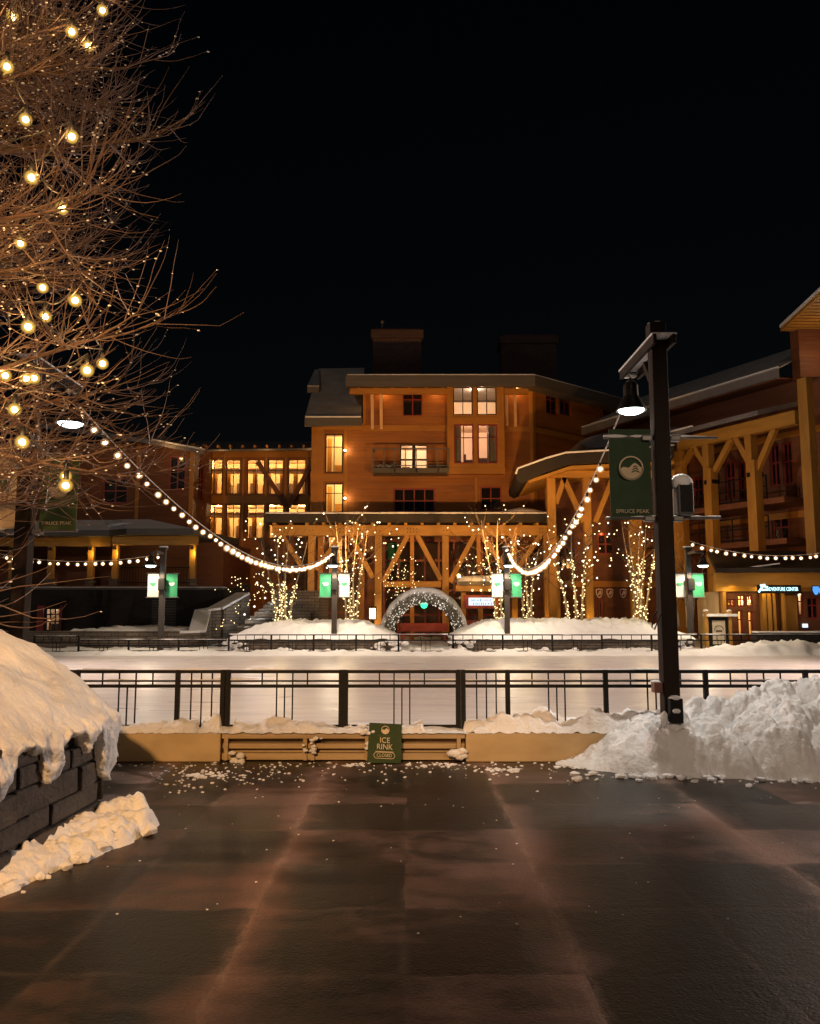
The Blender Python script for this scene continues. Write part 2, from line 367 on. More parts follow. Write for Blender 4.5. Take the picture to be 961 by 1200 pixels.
def hfield(name, x0, x1, y0, y1, nx, ny, fn, mat, parent=None, loc=None, smooth=True):
    mb = MB(); idx = {}; vs = []; fs = []
    for j in range(ny + 1):
        for i in range(nx + 1):
            x, y = x0 + (x1 - x0) * i / nx, y0 + (y1 - y0) * j / ny; z = fn(x, y)
            if z is None: continue
            idx[(i, j)] = len(vs); vs.append((x, y, z))
    for j in range(ny):
        for i in range(nx):
            q = [idx.get(k) for k in ((i, j), (i + 1, j), (i + 1, j + 1), (i, j + 1))]
            if None not in q: fs.append(tuple(q))
    mb.add(vs, fs); return mb.build(name, mat, parent, smooth, fix=False, loc=loc)
class Lumps:
    """rounded clods heaped on a field: height of the highest clod over (x, y)"""
    def __init__(s_, n, x0, x1, y0, y1, r0, r1, seed):
        rg = random.Random(seed); s_.g = {}; s_.c = .3
        for i in range(n):
            x, y, r = rg.uniform(x0, x1), rg.uniform(y0, y1), r0 + (r1 - r0) * rg.random() ** 2.2; e = (x, y, r, rg.uniform(-.35, .3) * r, rg.uniform(.7, 1.25), rg.uniform(0, 3.14))
            for a in range(int((x - r) // s_.c), int((x + r) // s_.c) + 1):
                for b in range(int((y - r) // s_.c), int((y + r) // s_.c) + 1): s_.g.setdefault((a, b), []).append(e)
    def __call__(s_, x, y):
        m = 0
        for cx, cy, r, o, q, a in s_.g.get((int(x // s_.c), int(y // s_.c)), ()):
            dx, dy = x - cx, y - cy; u = (dx * math.cos(a) + dy * math.sin(a)) / q; v = (-dx * math.sin(a) + dy * math.cos(a)) * q; d = (u * u + v * v) / (r * r)
            if d < 1: m = max(m, o + r * .85 * math.sqrt(1 - d))
        return m
def fbm(x, y, z=0, o=4): return noise.fractal(V((x, y, z)), 1.0, 2.0, o)
def cellf(x, y, z=0):
    d, p = noise.voronoi(V((x, y, z))); return d[0]
EL = Lumps(1500, 8, 18, 28.4, 31, .06, .38, 4)
def snow_edge(x, y):
    e = .03 + .13 * max(0, fbm(x * .9, y * .9, 3)) + .05 * fbm(x * 4, y * 4)
    k = max(0, min(1, (y - 28.6) / .5 + .5 * fbm(x * 1.2, 7)))
    side = max(0, min(1, (x - 9.5) / 3)) * math.exp(-((y - 29.7) / .7) ** 2) * (.14 + .10 * fbm(x * .9, y * .9, 5) + EL(x, y) * .8 + .12 * fbm(x * 4, y * 4, 2))
    return .0 + k * (.06 + max(0, e) + side)
kind(hfield('snowy_ground', -26, 34, 28.2, 62, 520, 260, lambda x, y: snow_edge(x, 28.2 + (y - 28.2) ** 1 if y < 33 else 33), M['snow']), 'structure')
hfs = bpy.data.objects['snowy_ground']

# ================================================================== NEAR KERB, FENCE, GATES
KY = 8.92
kb = thing('rink_kerb', 'low tan concrete and plank kerb along the near edge of the rink', 'kerb', (0, KY, 0))
KX0, KXa, KXb, KX1 = -4.05, xat(258, 880, KY), xat(546, 880, KY), 6.5
for x0, x1 in ((KX0, KXa), (KXb, KX1)):
    mb = MB(); mb.box(((x0 + x1) / 2, KY + .14, .15), (x1 - x0, .28, .30)); mb.build('kerb_panel', M['kerb'], kb, bevel=.012)
mb = MB(); mb.box(((KXa + KXb) / 2, KY + .22, .15), (KXb - KXa - .01, .10, .28)); mb.build('back_board', M['kerbwood'], kb)
for z, h, d in ((.045, .07, .03), (.15, .055, .06), (.265, .06, .0)):
    mb = MB(); mb.box(((KXa + KXb) / 2, KY + .07 + d, z), (KXb - KXa - .012, .09, h)); mb.build('plank', M['kerbwood'], kb, bevel=.006)
for px in (264, 357, 366, 430, 538):
    x = xat(px, 880, KY); mb = MB(); mb.box((x, KY + .055, .145), (.045, .07, .27)); mb.build('bracket', M['kerbwood'], kb, bevel=.006)
# snow lying on the kerb
def kerb_snow(x, y):
    t = (y - KY) / .34
    base = .075 * (math.sin(math.pi * max(0, min(1, t))) ** .6) * (1 + 1.3 * fbm(x * 2.2, y * 3, 1)) + .02 * fbm(x * 11, y * 11)
    if x > KXb: base *= 1.9
    if fbm(x * 1.1, 0, 9) < -.25 and x < KXb: base *= .3
    return .298 + max(-.004, base)
o = hfield('kerb_snow', KX0, KX1, KY - .015, KY + .34, 520, 14, kerb_snow, M['snow_pile']); tag(o, 'thin uneven strip of snow lying along the kerb under the near railing', 'snow')
# clods on the kerb front
mb = MB()
for px, py, r, n in ((540, 885, .06, 9), (362, 882, .035, 8), (433, 872, .04, 8), (275, 890, .05, 7), (432, 856, .04, 5), (366, 868, .03, 5)):
    for i in range(n):
        p = at(px + random.gauss(0, 5), py + random.gauss(0, 4), KY - .03); p.z = max(.01, p.z); mb.ico(p, r * random.uniform(.4, 1), 2, .18, (1.2, .8, .8))
kind(mb.build('snow_clod_scatter', M['snow_pile'], smooth=True), 'stuff')
bpy.data.objects['snow_clod_scatter']['label'] = 'small clods of snow stuck to the front of the kerb'

FY = KY + .20
fz = lambda py: zat(py, FY)
TOP, THIN, THICK, BOT = fz(787), fz(798), fz(804), fz(851)
def fence_bay(par, x0, x1, bars, triple, thick_bot=.03):
    for z, h in ((TOP, .035), (THIN, .018), (THICK, .034), (BOT, thick_bot)):
        mb = MB(); mb.box(((x0 + x1) / 2, FY, z), (x1 - x0, .035, h)); mb.build('rail', M['metal'], par)
    for b in bars:
        x = x0 + (x1 - x0) * b; long = b in triple
        mb = MB(); mb.box((x, FY, (TOP + (BOT if long else THICK)) / 2), (.014, .014, TOP - (BOT if long else THICK))); mb.build('baluster', M['metal'], par)
    xm = x0 + (x1 - x0) * (triple[0] + triple[-1]) / 2
    mb = MB(); mb.box((xm, FY, (THICK + BOT) / 2), (.014, .014, THICK - BOT)); mb.build('baluster', M['metal'], par)
def fpost(par, x, zt=None, wd=.05):
    zt = zt or TOP + .02
    mb = MB(); mb.box((x, FY, (zt + .285) / 2), (wd, .05, zt - .285)); mb.build('post', M['metal'], par, bevel=.004)
px2x = lambda px: xat(px, 815, FY)
fl = thing('railing', 'black iron railing section running behind the snow topped planter to the gates', 'railing', (px2x(180), FY, .3), 'rink railing sections')
for a, b in ((-30, 90), (90, 208)): fence_bay(fl, px2x(a), px2x(b), (.25, .417, .583, .75), (.417, .583))
fence_bay(fl, px2x(208), px2x(261), (.3, .52, .76), (.3, .76))
for px in (-30, 90, 208, 261): fpost(fl, px2x(px))
for a, b, lb in ((267, 400, 'black iron rink gate beside the plain kerb, without the green sign'), (405, 537, 'black iron rink gate directly behind the green closed sign')):
    g = thing('rink_gate', lb, 'gate', (px2x((a + b) / 2), FY, .3), 'rink gates')
    fence_bay(g, px2x(a), px2x(b), (.30, .43, .57, .70), (.43, .57)); fpost(g, px2x(a), TOP + .02, .055); fpost(g, px2x(b), TOP + .02, .055)
fr_ = thing('railing', 'black iron railing section running past the lamp post into the snow bank', 'railing', (px2x(700), FY, .3), 'rink railing sections')
fence_bay(fr_, px2x(543), px2x(595), (.3, .52, .74), (.3, .74))
for a, b in ((595, 710), (710, 827.5), (827.5, 945), (945, 1062)): fence_bay(fr_, px2x(a), px2x(b), (.25, .417, .583, .75), (.417, .583))
for px in (543, 595, 710, 827.5, 945, 1062): fpost(fr_, px2x(px))
# thin snow on the rails
mb = MB()
def rail_snow(x0, x1, z, r):
    n = int((x1 - x0) / .04); pts, rad = [], []
    for i in range(n + 1):
        x = x0 + (x1 - x0) * i / n; k = .5 + 1.4 * fbm(x * 2.0, z * 9, 2)
        pts.append((x, FY, z + .002)); rad.append(max(.001, r * k))
    mb.tube(pts, rad, 6)
for a, b in ((95, 260), (270, 398), (406, 536), (545, 1050)):
    rail_snow(px2x(a), px2x(b), TOP + .017, .011); rail_snow(px2x(a), px2x(b), THIN + .008, .012)
tag(mb.build('rail_snow', M['snow'], smooth=True), 'thin ridges of snow resting on the near railing and gates', 'snow')

# ================================================================== ICE RINK CLOSED SIGN
SY = KY - .10
sg = thing('closed_sign', 'green ice rink closed board leaning against the planks of the kerb', 'sign', at(449, 895, SY))
tl, tr_, br, bl = at(433, 847, KY + .005), at(471, 849, KY + .005), at(470, 896, SY), at(430, 896, SY)
bl.z = br.z = max(.004, br.z)
u = (tr_ - tl).normalized(); upv = ((tl + tr_) / 2 - (bl + br) / 2).normalized(); nn = u.cross(upv).normalized()
W_, H_ = (tr_ - tl).length, ((tl + tr_) / 2 - (bl + br) / 2).length; c0 = (tl + tr_ + bl + br) / 4 + nn * .02
mb = MB(); mb.prism([bl + nn * .018, br + nn * .018, tr_ + nn * .018, tl + nn * .018], -nn * .018); mb.build('panel', M['sign_green'], sg, bevel=.002)
bf = c0 + nn * .003 - nn * .001
def disc(mb, c, u, up, r, r0=0.0, n=36, a0=0, a1=2 * math.pi, th=.002):
    nrm = u.cross(up)
    if r0 > 0:
        vs, fs = [], []
        for i in range(n):
            a = 2 * math.pi * i / n; e = u * math.cos(a) + up * math.sin(a); vs += [c + e * r0 + nrm * th, c + e * r + nrm * th]
        for i in range(n): j = (i + 1) % n; fs.append((2 * i, 2 * i + 1, 2 * j + 1, 2 * j))
        mb.add(vs, fs)
    else: mb.add([c + (u * math.cos(2 * math.pi * i / n) + up * math.sin(2 * math.pi * i / n)) * r + nrm * th for i in range(n)], [tuple(range(n))])
def mountain(mb, c, u, up, r, th=.002):
    nrm = u.cross(up); pts = [(-.98, -.15), (-.7, .1), (-.42, .06), (-.2, .02), (.1, .32), (.32, .46), (.6, .28), (.78, .1), (.98, .02)]
    arc = [(math.cos(a), math.sin(a)) for a in [R(0) - R(180) * k / 20 for k in range(21)]]
    mb.add([c + (u * x + up * y) * r + nrm * th for x, y in pts + arc], [tuple(range(len(pts) + len(arc)))])
emb = c0 + upv * H_ * .33; mb = MB(); mountain(mb, emb, u, upv, W_ * .115, .0015); disc(mb, emb, u, upv, W_ * .125, W_ * .108, th=.0015); mb.build('emblem', M['cream'], sg, fix=False)
lettering('SPRUCE PEAK', c0 + upv * H_ * .185, u, upv, .022, M['green_l'], sg, width=W_ * .52, depth=.0012)
lettering('ICE', c0 + upv * H_ * .065, u, upv, .080, M['cream'], sg, width=W_ * .30, depth=.0012)
lettering('RINK', c0 - upv * H_ * .10, u, upv, .080, M['cream'], sg, width=W_ * .48, depth=.0012)
lettering('CLOSED', c0 - upv * H_ * .31, u, upv, .046, M['cream'], sg, width=W_ * .46, depth=.0012)
mb = MB()
mb.bar(c0 - upv * H_ * .215 - u * W_ * .28 + nn * .001, c0 - upv * H_ * .215 + u * W_ * .28 + nn * .001, .006, .002, nn)
for k in (-1, 1):
    pass
rr = .030
outl = [(-.23 * W_, -rr), (.23 * W_, -rr)] + [(.23 * W_ + rr * math.sin(a), -rr * math.cos(a)) for a in [R(k * 20) for k in range(1, 9)]] + [(.23 * W_, rr), (-.23 * W_, rr)] + [(-.23 * W_ - rr * math.sin(a), rr * math.cos(a)) for a in [R(k * 20) for k in range(1, 9)]]
oc = c0 - upv * H_ * .31 + nn * .001
for i in range(len(outl)):
    a, b = outl[i], outl[(i + 1) % len(outl)]; mb.bar(oc + u * a[0] + upv * a[1], oc + u * b[0] + upv * b[1], .005, .003, nn)
mb.build('outline', M['cream'], sg)

# ================================================================== STONE PLANTER WITH SNOW (near)
CEN = V((-4.3, 5.5)); ctrl = [(-2.75, 1.2), (-2.55, 3.2), (-2.42, 4.6), (-2.36, 5.6), (-2.33, 6.35), (-2.42, 6.75), (-2.75, 6.98), (-3.4, 7.1), (-4.6, 7.3), (-6.2, 7.3), (-7.0, 6.0)]
def catmull(P, n):
    P = [V((p[0], p[1])) for p in P]; out = []
    for i in range(len(P) - 1):
        p0, p1, p2, p3 = P[max(0, i - 1)], P[i], P[i + 1], P[min(len(P) - 1, i + 2)]
        for k in range(n):
            t = k / n; out.append(.5 * ((2 * p1) + (p2 - p0) * t + (2 * p0 - 5 * p1 + 4 * p2 - p3) * t * t + (3 * p1 - p0 - 3 * p2 + p3) * t ** 3))
    out.append(P[-1]); return out
path = catmull(ctrl, 40)
def resample(path, step):
    out = [path[0]]; acc = 0
    for a, b in zip(path, path[1:]):
        L = (b - a).length
        while acc + L >= step:
            k = (step - acc) / L; a = a + (b - a) * k; out.append(a.copy()); L = (b - a).length; acc = 0
        acc += L
    return out
path = resample(path, .02)
PT = .80
pl = thing('stone_planter', 'raised dark stone planter wall carrying a steep mound of snow', 'planter', (-2.4, 5.5, 0))
mb = MB(); z = 0.0
random.seed(11)
for h in (.17, .15, .18, .14, .16):
    i = 0
    while i < len(path) - 4:
        L = random.randint(9, 42); j = min(len(path) - 1, i + L); a, b = path[i], path[j]
        t = (b - a).normalized(); nrm = V((t.y, -t.x)); o_ = random.uniform(-.035, .03)
        c = (a + b) / 2; M3 = Matrix.Rotation(math.atan2(t.y, t.x), 3, 'Z') @ Matrix.Rotation(random.uniform(-.05, .05), 3, 'X')
        mb.box((c.x - nrm.x * (.12 - o_), c.y - nrm.y * (.12 - o_), z + h / 2), ((b - a).length - .012, .24, h - .012), M=M3); i = j
    z += h
bl_ = mb.build('stone_wall', M['stone'], pl, bevel=.016)
# snow cap: skirt of drooping tongues + lip + mound
random.seed(5)
mb = MB(); rows = []; N = len(path)
def tongue(s):
    a = .05 + .07 * max(0, fbm(s * 3.5, 0, 4)); x = s - 4.2
    for c, w, h in ((-.55, .20, .42), (.12, .15, .34), (.62, .10, .20), (1.02, .24, .50), (1.62, .18, .22), (-1.3, .3, .3), (2.4, .3, .35)):
        a += .72 * h * max(0, 1 - abs((x - c + .05 * fbm(s * 6, 2)) / w) ** 2.2)
    return a + .09 * abs(fbm(s * 6, 1, 2)) + .05 * abs(fbm(s * 19, 4, 2))
SK = 18; INN = 46
for i, p in enumerate(path):
    s = i * .02; a, b = path[max(0, i - 1)], path[min(N - 1, i + 1)]; t = (b - a).normalized(); nrm = V((t.y, -t.x))
    L = tongue(s); row = []
    row.append(V((p.x - nrm.x * .03, p.y - nrm.y * .03, PT - L - .0)))
    for k in range(SK + 1):
        f = k / SK; zz = PT - L * (1 - f); out = .035 + .045 * math.sin(math.pi * min(1, f * .8 + .12)) + .03 * fbm(s * 3.2, zz * 5, 2) + .012 * fbm(s * 13, zz * 13, 4)
        row.append(V((p.x + nrm.x * max(.012, out), p.y + nrm.y * max(.012, out), zz)))
    to = CEN - p; D = to.length
    for k in range(1, INN + 1):
        f = k / INN; f = f ** 1.25; d = f * D; q = p + to * f
        hgt = PT + .03 + 1.05 * (1 - math.exp(-d * 1.02)) + .06 * fbm(q.x * 1.3, q.y * 1.3, 3) + .016 * fbm(q.x * 6, q.y * 6, 5) + .02 * math.sin(min(1, d / .12) * math.pi / 2)
        row.append(V((q.x, q.y, hgt)))
    rows.append(row)
nc = len(rows[0]); vs = [p for r in rows for p in r]
crag = lambda p: (.5 - abs(fbm(p.x * 5, p.y * 5, p.z * 5, 5))) * .075 * max(.10, min(1, (1.0 - p.z) / .2))
vs = [p + V((crag(p) - .03 + noise.noise(p * 9) * .014 + noise.noise(p * 4) * .02 + noise.noise(p * 23) * .006, noise.noise(p * 9 + V((5, 5, 5))) * .014, noise.noise(p * 9 + V((9, 1, 3))) * .012 + noise.noise(p * 21 + V((2, 1, 3))) * .006)) for p in vs]
fs = [(i * nc + j, i * nc + j + 1, (i + 1) * nc + j + 1, (i + 1) * nc + j) for i in range(N - 1) for j in range(nc - 1)]
mb.add(vs, fs)
tag(mb.build('snow_mound', M['snow_pile'], smooth=True, fix=False, loc=(-3, 5.5, .7)), 'steep smooth snow mound heaped on the stone planter, tongues drooping down its wall', 'snow', 'snow heaps')

# pile at the foot of the planter
def chunk(x, y, s, k): return cellf(x * s, y * s, k)
def foot_pile(x, y):
    # spine from (-2.55,4.4) to (-1.95,6.5)
    a, b = V((-2.60, 4.3)), V((-2.17, 6.25)); p = V((x, y)); t = max(0, min(1, (p - a).dot(b - a) / (b - a).length_squared)); d = (p - (a + (b - a) * t)).length
    wdt = .13 + .20 * t + .07 * fbm(x * 3, y * 3, 2); hh = .04 + .14 * max(0, (t - .35)) ** .8 * (1 + .3 * fbm(x * 2.5, y * 2.5))
    e = 1 - (d / max(.05, wdt)) ** 2
    if e < -.25: return None
    return -.012 + FS2(x, y) * .7 * max(0, min(1, e * 3)) + (hh * .8 * max(0, e) ** .6 + FL(x + .03 * noise.noise(V((x * 9, y * 9, 1))), y + .03 * noise.noise(V((x * 9, y * 9, 7)))) * min(1, max(0, e) * 3) * (.18 + .42 * t)) + .035 * (.5 - abs(fbm(x * 5, y * 5, 11))) * (e > 0) * t + .02 * fbm(x * 7, y * 7, 3) * max(0, e) + .008 * fbm(x * 24, y * 24, 3) * (e > 0)
FS2 = Lumps(1500, -3.1, -1.5, 3.9, 6.9, .012, .05, 6); FL = Lumps(120, -3.1, -1.5, 3.9, 6.9, .07, .24, 15)
foot = hfield('snow_pile', -3.2, -1.3, 3.6, 7.0, 120, 200, foot_pile, M['snow_pile']); tag(foot, 'lumpy warm lit snow pile slumped at the foot of the stone planter', 'snow', 'snow heaps')
mb = MB()
random.seed(3)
for i in range(26):
    t = random.random() ** .7; a = V((-2.5, 4.2)).lerp(V((-2.0, 6.3)), t); r = random.uniform(.012, .045) * (.6 + t)
    q = a + V((abs(random.gauss(0, .05)), random.gauss(-.05, .06)))
    mb.ico((q.x, q.y, r * .5), r, 1, .38, (1.2, 1, .7))
# crumbs over the paving near the kerb
for i in range(330):
    x = random.uniform(-3.1, 1.9); y = KY - .05 - abs(random.gauss(0, .45)); r = random.uniform(.004, .016)
    if random.random() < .35: x, y = -1.85 + random.gauss(0, .35), 8.1 + random.gauss(0, .28)
    if y < KY - .03: mb.ico((x, y, r * .5), r, 1, .25, (1.3, 1.2, .7))
for cx, cyy, n in ((.92, 8.45, 26), (-2.0, 8.15, 24), (1.75, 8.6, 24), (-.55, 8.7, 16), (.3, 8.72, 16)):
    for i in range(n): mb.ico((cx + random.gauss(0, .12), min(KY - .03, cyy + random.gauss(0, .05)), .008), random.uniform(.008, .03), 1, .4, (1.4, 1, .5))
for i in range(130):
    x, y = random.uniform(-2.6, 4.4), random.uniform(4.2, 8.6); mb.ico((x, y, .003), random.uniform(.003, .008), 1, .2, (1.2, 1, .6))
for i in range(150):
    x = random.uniform(1.55, 5.6); y = 8.25 - .14 * (x - 1.6) * (1 if x < 3 else .0) - (.2 if x >= 3 else 0) - abs(random.gauss(0, .13)); r = random.uniform(.01, .045)
    mb.ico((x, y, r * .4), r, 1, .38, (1.3, 1, .7))
c_ = kind(mb.build('snow_crumb_scatter', M['snow_pile']), 'stuff'); c_['label'] = 'loose crumbs of snow scattered over the dark paving'

# right-hand snow bank by the lamp post
def interp(x, P):
    if x <= P[0][0]: return P[0][1]
    for (a, b), (c, d) in zip(P, P[1:]):
        if x <= c: return b + (d - b) * (x - a) / (c - a)
    return P[-1][1]
RX, RY = 2.645, 8.5
BL = Lumps(800, 1.5, 6.5, 7.5, 9.8, .04, .30, 9); BS = Lumps(6000, 1.5, 6.5, 7.5, 9.8, .012, .055, 10)
def bank(x, y):
    top = interp(x, [(1.5, 0), (1.75, .05), (1.95, .15), (2.15, .30), (2.45, .40), (2.75, .40), (3.0, .43), (3.4, .50), (3.8, .64), (4.2, .72), (4.6, .82), (6.4, .86)])
    if top <= 0: return None
    front = interp(x, [(1.5, 8.75), (1.9, 8.45), (2.2, 8.22), (3.0, 8.05), (4.5, 7.78), (6.4, 7.7)]) + .10 * fbm(x * 2.5, 4)
    ridge = 8.86
    if y < front - .03: return None
    t = (y - front) / (ridge - front)
    if t < 1: f = max(0, t) ** .72
    else: f = max(0, 1 - ((y - ridge) / .75) ** 2)
    sm = max(0, min(1, (2.85 - x) / .5)); edge = max(0, min(1, f * 3)) * min(1, top / .3)
    z = top * f * (.74 + .12 * sm) + .05 * (.5 - abs(fbm(x * 3, y * 3, 12))) * f + (BL(x + .05 * noise.noise(V((x * 6, y * 6, 1))), y + .05 * noise.noise(V((x * 6, y * 6, 5)))) * 1.15 + BS(x, y) * .9) * edge * (1.0 - .70 * sm) + .03 * fbm(x * 5, y * 5, 3) * f + .012 * fbm(x * 19, y * 19, 3) * f + sm * .05 * noise.noise(V((x * 4, y * 4, 2))) * f
    d = math.hypot(x - RX, y - (RY - .22)); z = max(z, .52 * math.exp(-(math.hypot(x - RX, y - RY) / .30) ** 4) * (1 + .2 * fbm(x * 7, y * 7, 8))) - .12 * math.exp(-(math.hypot(x - RX - .09, y - RY + .33) / .07) ** 2)
    return z - .005
tag(hfield('snow_bank', 1.5, 6.4, 7.5, 9.62, 470, 210, bank, M['snow_pile']), 'big lumpy bank of ploughed snow around the foot of the near lamp post', 'snow', 'snow heaps')

# ================================================================== LAMP POSTS
def banner(name_label, cloth, x, y, z0, z1, wdt, sgn, emb_mat, emblem='mountain', text=None, textmat=None, group=None, th=.012, curl=.02):
    """a hanging banner; its inner edge at x, growing outward by sgn"""
    xc = x + sgn * wdt / 2; t = thing('banner', name_label, 'banner', (xc, y, z0), group)
    mb = MB(); nx, nz = 10, 18; vs = []; fs = []
    for side in (0, 1):
        for j in range(nz + 1):
            for i in range(nx + 1):
                a, b = i / nx, j / nz
                vs.append((xc + (a - .5) * wdt, y + side * th + curl * math.sin(a * 5 + b * 3) * math.sin(math.pi * b), z0 + (z1 - z0) * b))
    k = (nx + 1) * (nz + 1)
    for side in (0, 1):
        for j in range(nz):
            for i in range(nx):
                q = [side * k + j * (nx + 1) + i, side * k + j * (nx + 1) + i + 1, side * k + (j + 1) * (nx + 1) + i + 1, side * k + (j + 1) * (nx + 1) + i]; fs.append(tuple(q if side == 0 else q[::-1]))
    ring = [i for i in range(nx + 1)] + [j * (nx + 1) + nx for j in range(1, nz + 1)] + [nz * (nx + 1) + i for i in range(nx - 1, -1, -1)] + [j * (nx + 1) for j in range(nz - 1, 0, -1)]
    for a, b in zip(ring, ring[1:] + ring[:1]): fs.append((a, b, b + k, a + k))
    mb.add(vs, fs); mb.build('cloth', cloth, t, smooth=False)
    U, UP = V((1, 0, 0)), V((0, 0, 1)); ec = V((xc, y - .024 - curl * .6, z0 + (z1 - z0) * .56)); r = wdt * .30
    mb = MB()
    if emblem == 'mountain':
        mountain(mb, ec, U, UP, r * .95); disc(mb, ec, U, UP, r, r * .88)
    elif emblem == 'leaf':
        pts = [(-.95, .1), (-.5, .45), (0, .3), (.3, .5), (.9, .35), (.95, -.1), (.5, -.5), (0, -.6), (-.4, -.4), (-.6, -.05)]
        mb.add([ec + V((p[0] * r, -.002, p[1] * r)) for p in pts], [tuple(range(len(pts)))])
    elif emblem == 'tree':
        disc(mb, ec, U, UP, r)
    mb.build('emblem', emb_mat, t, fix=False)
    if emblem == 'mountain':
        mb = MB()
        for k_, w_ in enumerate((.16, .24, .32)):
            q = ec + V((r * .33, -.004, r * (.12 - .2 * k_)))
            mb.bar(q + V((-w_ * r, 0, -.07 * r)), q + V((0, 0, .07 * r)), .03 * r * 3, .002, (0, 1, 0)); mb.bar(q + V((w_ * r, 0, -.07 * r)), q + V((0, 0, .07 * r)), .03 * r * 3, .002, (0, 1, 0))
        mb.build('spruce_mark', cloth, t)
    if emblem == 'tree':
        mb = MB()
        for k_, w_ in enumerate((.2, .32, .44, .5)):
            q = ec + V((0, -.005, r * (.55 - .32 * k_)))
            for s_ in (-1, 1): mb.bar(q + V((s_ * w_ * r, 0, -.1 * r)), q + V((0, 0, .1 * r)), .1 * r, .002, (0, 1, 0))
        mb.build('spruce_mark', cloth, t)
    if text: lettering(text, V((xc, y - .026 - curl * .5, z0 + (z1 - z0) * .085)), U, UP, wdt * .13, textmat, t, width=wdt * .80)
    return t
def bell(mb, c, r, h, n=24):   # c: centre of the mouth
    mb.lathe(c, [(r, 0), (r * .97, h * .06), (r * .80, h * .22), (r * .56, h * .42), (r * .50, h * .5), (r * .48, h * .82), (r * .30, h * .95), (r * .08, h), (r * .08, h * 1.12)], n, False)
def near_post(label, x, y, armlen, lean, power, banners=True):
    t = thing('lamp_post', label, 'lamp post', (x, y, 0), 'near lamp posts')
    zt = 4.46; wd = .165
    mb = MB(); mb.box((x, y, zt / 2), (wd, wd, zt)); mb.build('pole', M['postwood'], t, bevel=.012)
    mb = MB(); mb.box((x - .01, y, zt + .005), (wd * .92, wd * .92, .01)); mb.box((x - .01, y, zt + .10), (.165, .165, .18)); mb.build('cap', M['postwood'], t, bevel=.01)
    mb = MB(); mb.ico((x - .01, y, zt + .19), .085, 2, .05, (1, 1, .2)); mb.build('cap_snow', M['snow'], t, smooth=True)
    mb = MB()
    for s in (-1, 1): mb.box((x + s * (wd / 2 + .018), y + armlen / 2 - .12, zt - .06), (.04, armlen + .3, .10))
    mb.build('arm', M['postwood'], t, bevel=.008)
    mb = MB(); mb.box((x, y + armlen / 2 - .12, zt - .004), (wd + .10, armlen + .3, .02)); mb.build('arm_snow', M['snow'], t, bevel=.008)
    mb = MB(); mb.bar((x, y + .08, zt - .55), (x, y + .45, zt - .12), .05, .07); mb.build('arm_brace', M['postwood'], t)
    lc = V((x, y + armlen, zt - .50)); r = .178
    mb = MB(); bell(mb, lc, r, .38); mb.tube([lc + V((0, 0, .40)), lc + V((0, 0, .46))], .02, 8); mb.build('lamp_hood', M['hood'], t, smooth=True)
    mb = MB(); mb.lathe(lc + V((0, 0, .015)), [(.01, -.055), (r * .5, -.05), (r * .80, -.025), (r * .86, 0)], 24, False); mb.build('lamp_lens', M['lens'], t, smooth=True)
    mb = MB(); mb.ico(lc + V((0, 0, .43)), r * .5, 2, .1, (1, 1, .35)); mb.build('hood_snow', M['snow'], t, smooth=True)
    spot(lc + V((0, 0, -.07)), lc + V((0, 0, -3)), power, (1, .92, .80), 165, .35, .12, 'lamp_light', t)
    # banner arms with frozen snow
    for z in (zat(513, y) if x > 0 else zat(533, y), zat(607, y) if x > 0 else zat(622, y)):
        mb = MB(); mb.tube([(x - .60, y, z), (x + .60, y, z)], .014, 8); mb.build('banner_rod', M['grey_metal'], t)
        mb = MB(); pts, rad = [], []
        for i in range(41):
            xx = x - .6 + 1.2 * i / 40
            pts.append((xx, y, z + .015)); rad.append(max(.001, .009 + .02 * fbm(xx * 3, z * 3, 1)))
        mb.tube(pts, rad, 6); mb.build('rod_snow', M['snow'], t, smooth=True)
        for sx in (-1, 1): mb = MB(); mb.box((x + sx * .15, y, z - .01), (.11, .09, .06)); mb.build('clamp', M['grey_metal'], t, bevel=.01)
    return t, lc
NP, NL = near_post('tall dark timber lamp post standing in the snow bank, bare rods on one side', RX, RY, 1.08, 0, 330)
zb0, zb1 = zat(609, RY), zat(503, RY)
banner('dark green mountain emblem banner hung on the post in the snow bank', M['green'], RX - .115, RY - .005, zb0, zb1, .43, -1, M['cream'], 'mountain', 'SPRUCE PEAK', M['cream'], 'hanging banners')
# speaker box, red box, base box on that post
mb = MB(); bx = thing('speaker_box', 'grey weatherproof speaker with a rounded snow cap on the near lamp post', 'speaker', (RX + .22, RY, zat(605, RY)))
z0, z1 = zat(605, RY), zat(566, RY)
mb.box((RX + .215, RY, (z0 + z1) / 2), (.17, .2, z1 - z0)); mb.build('cabinet', M['speaker'], bx, bevel=.03)
mb = MB(); mb.box((RX + .215, RY - .103, (z0 + z1) / 2), (.12, .01, (z1 - z0) * .8)); mb.build('grille', M['metal'], bx)
mb = MB(); mb.ico((RX + .2, RY, z1), .115, 3, .02, (1, 1, .85)); mb.build('snow_cap', M['snow'], bx, smooth=True)
t = thing('junction_box', 'small red brown junction box on the side of the near lamp post', 'box', (RX - .15, RY, zat(812, RY)))
mb = MB(); mb.box((RX - .135, RY - .02, zat(805, RY)), (.085, .12, .105)); mb.build('housing', M['redbrown'], t, bevel=.008); mb = MB(); mb.ico((RX - .15, RY - .02, zat(805, RY) + .055), .05, 2, .1, (1, 1, .3)); mb.build('snow_cap', M['snow'], t, smooth=True)
t = thing('outlet_box', 'dark outlet box on the foot of the near lamp post, snow on its lid', 'box', (RX, RY - .13, .3))
mb = MB(); mb.box((RX + .01, RY - .13, .60), (.13, .1, .24)); mb.build('housing', M['metal'], t, bevel=.01)
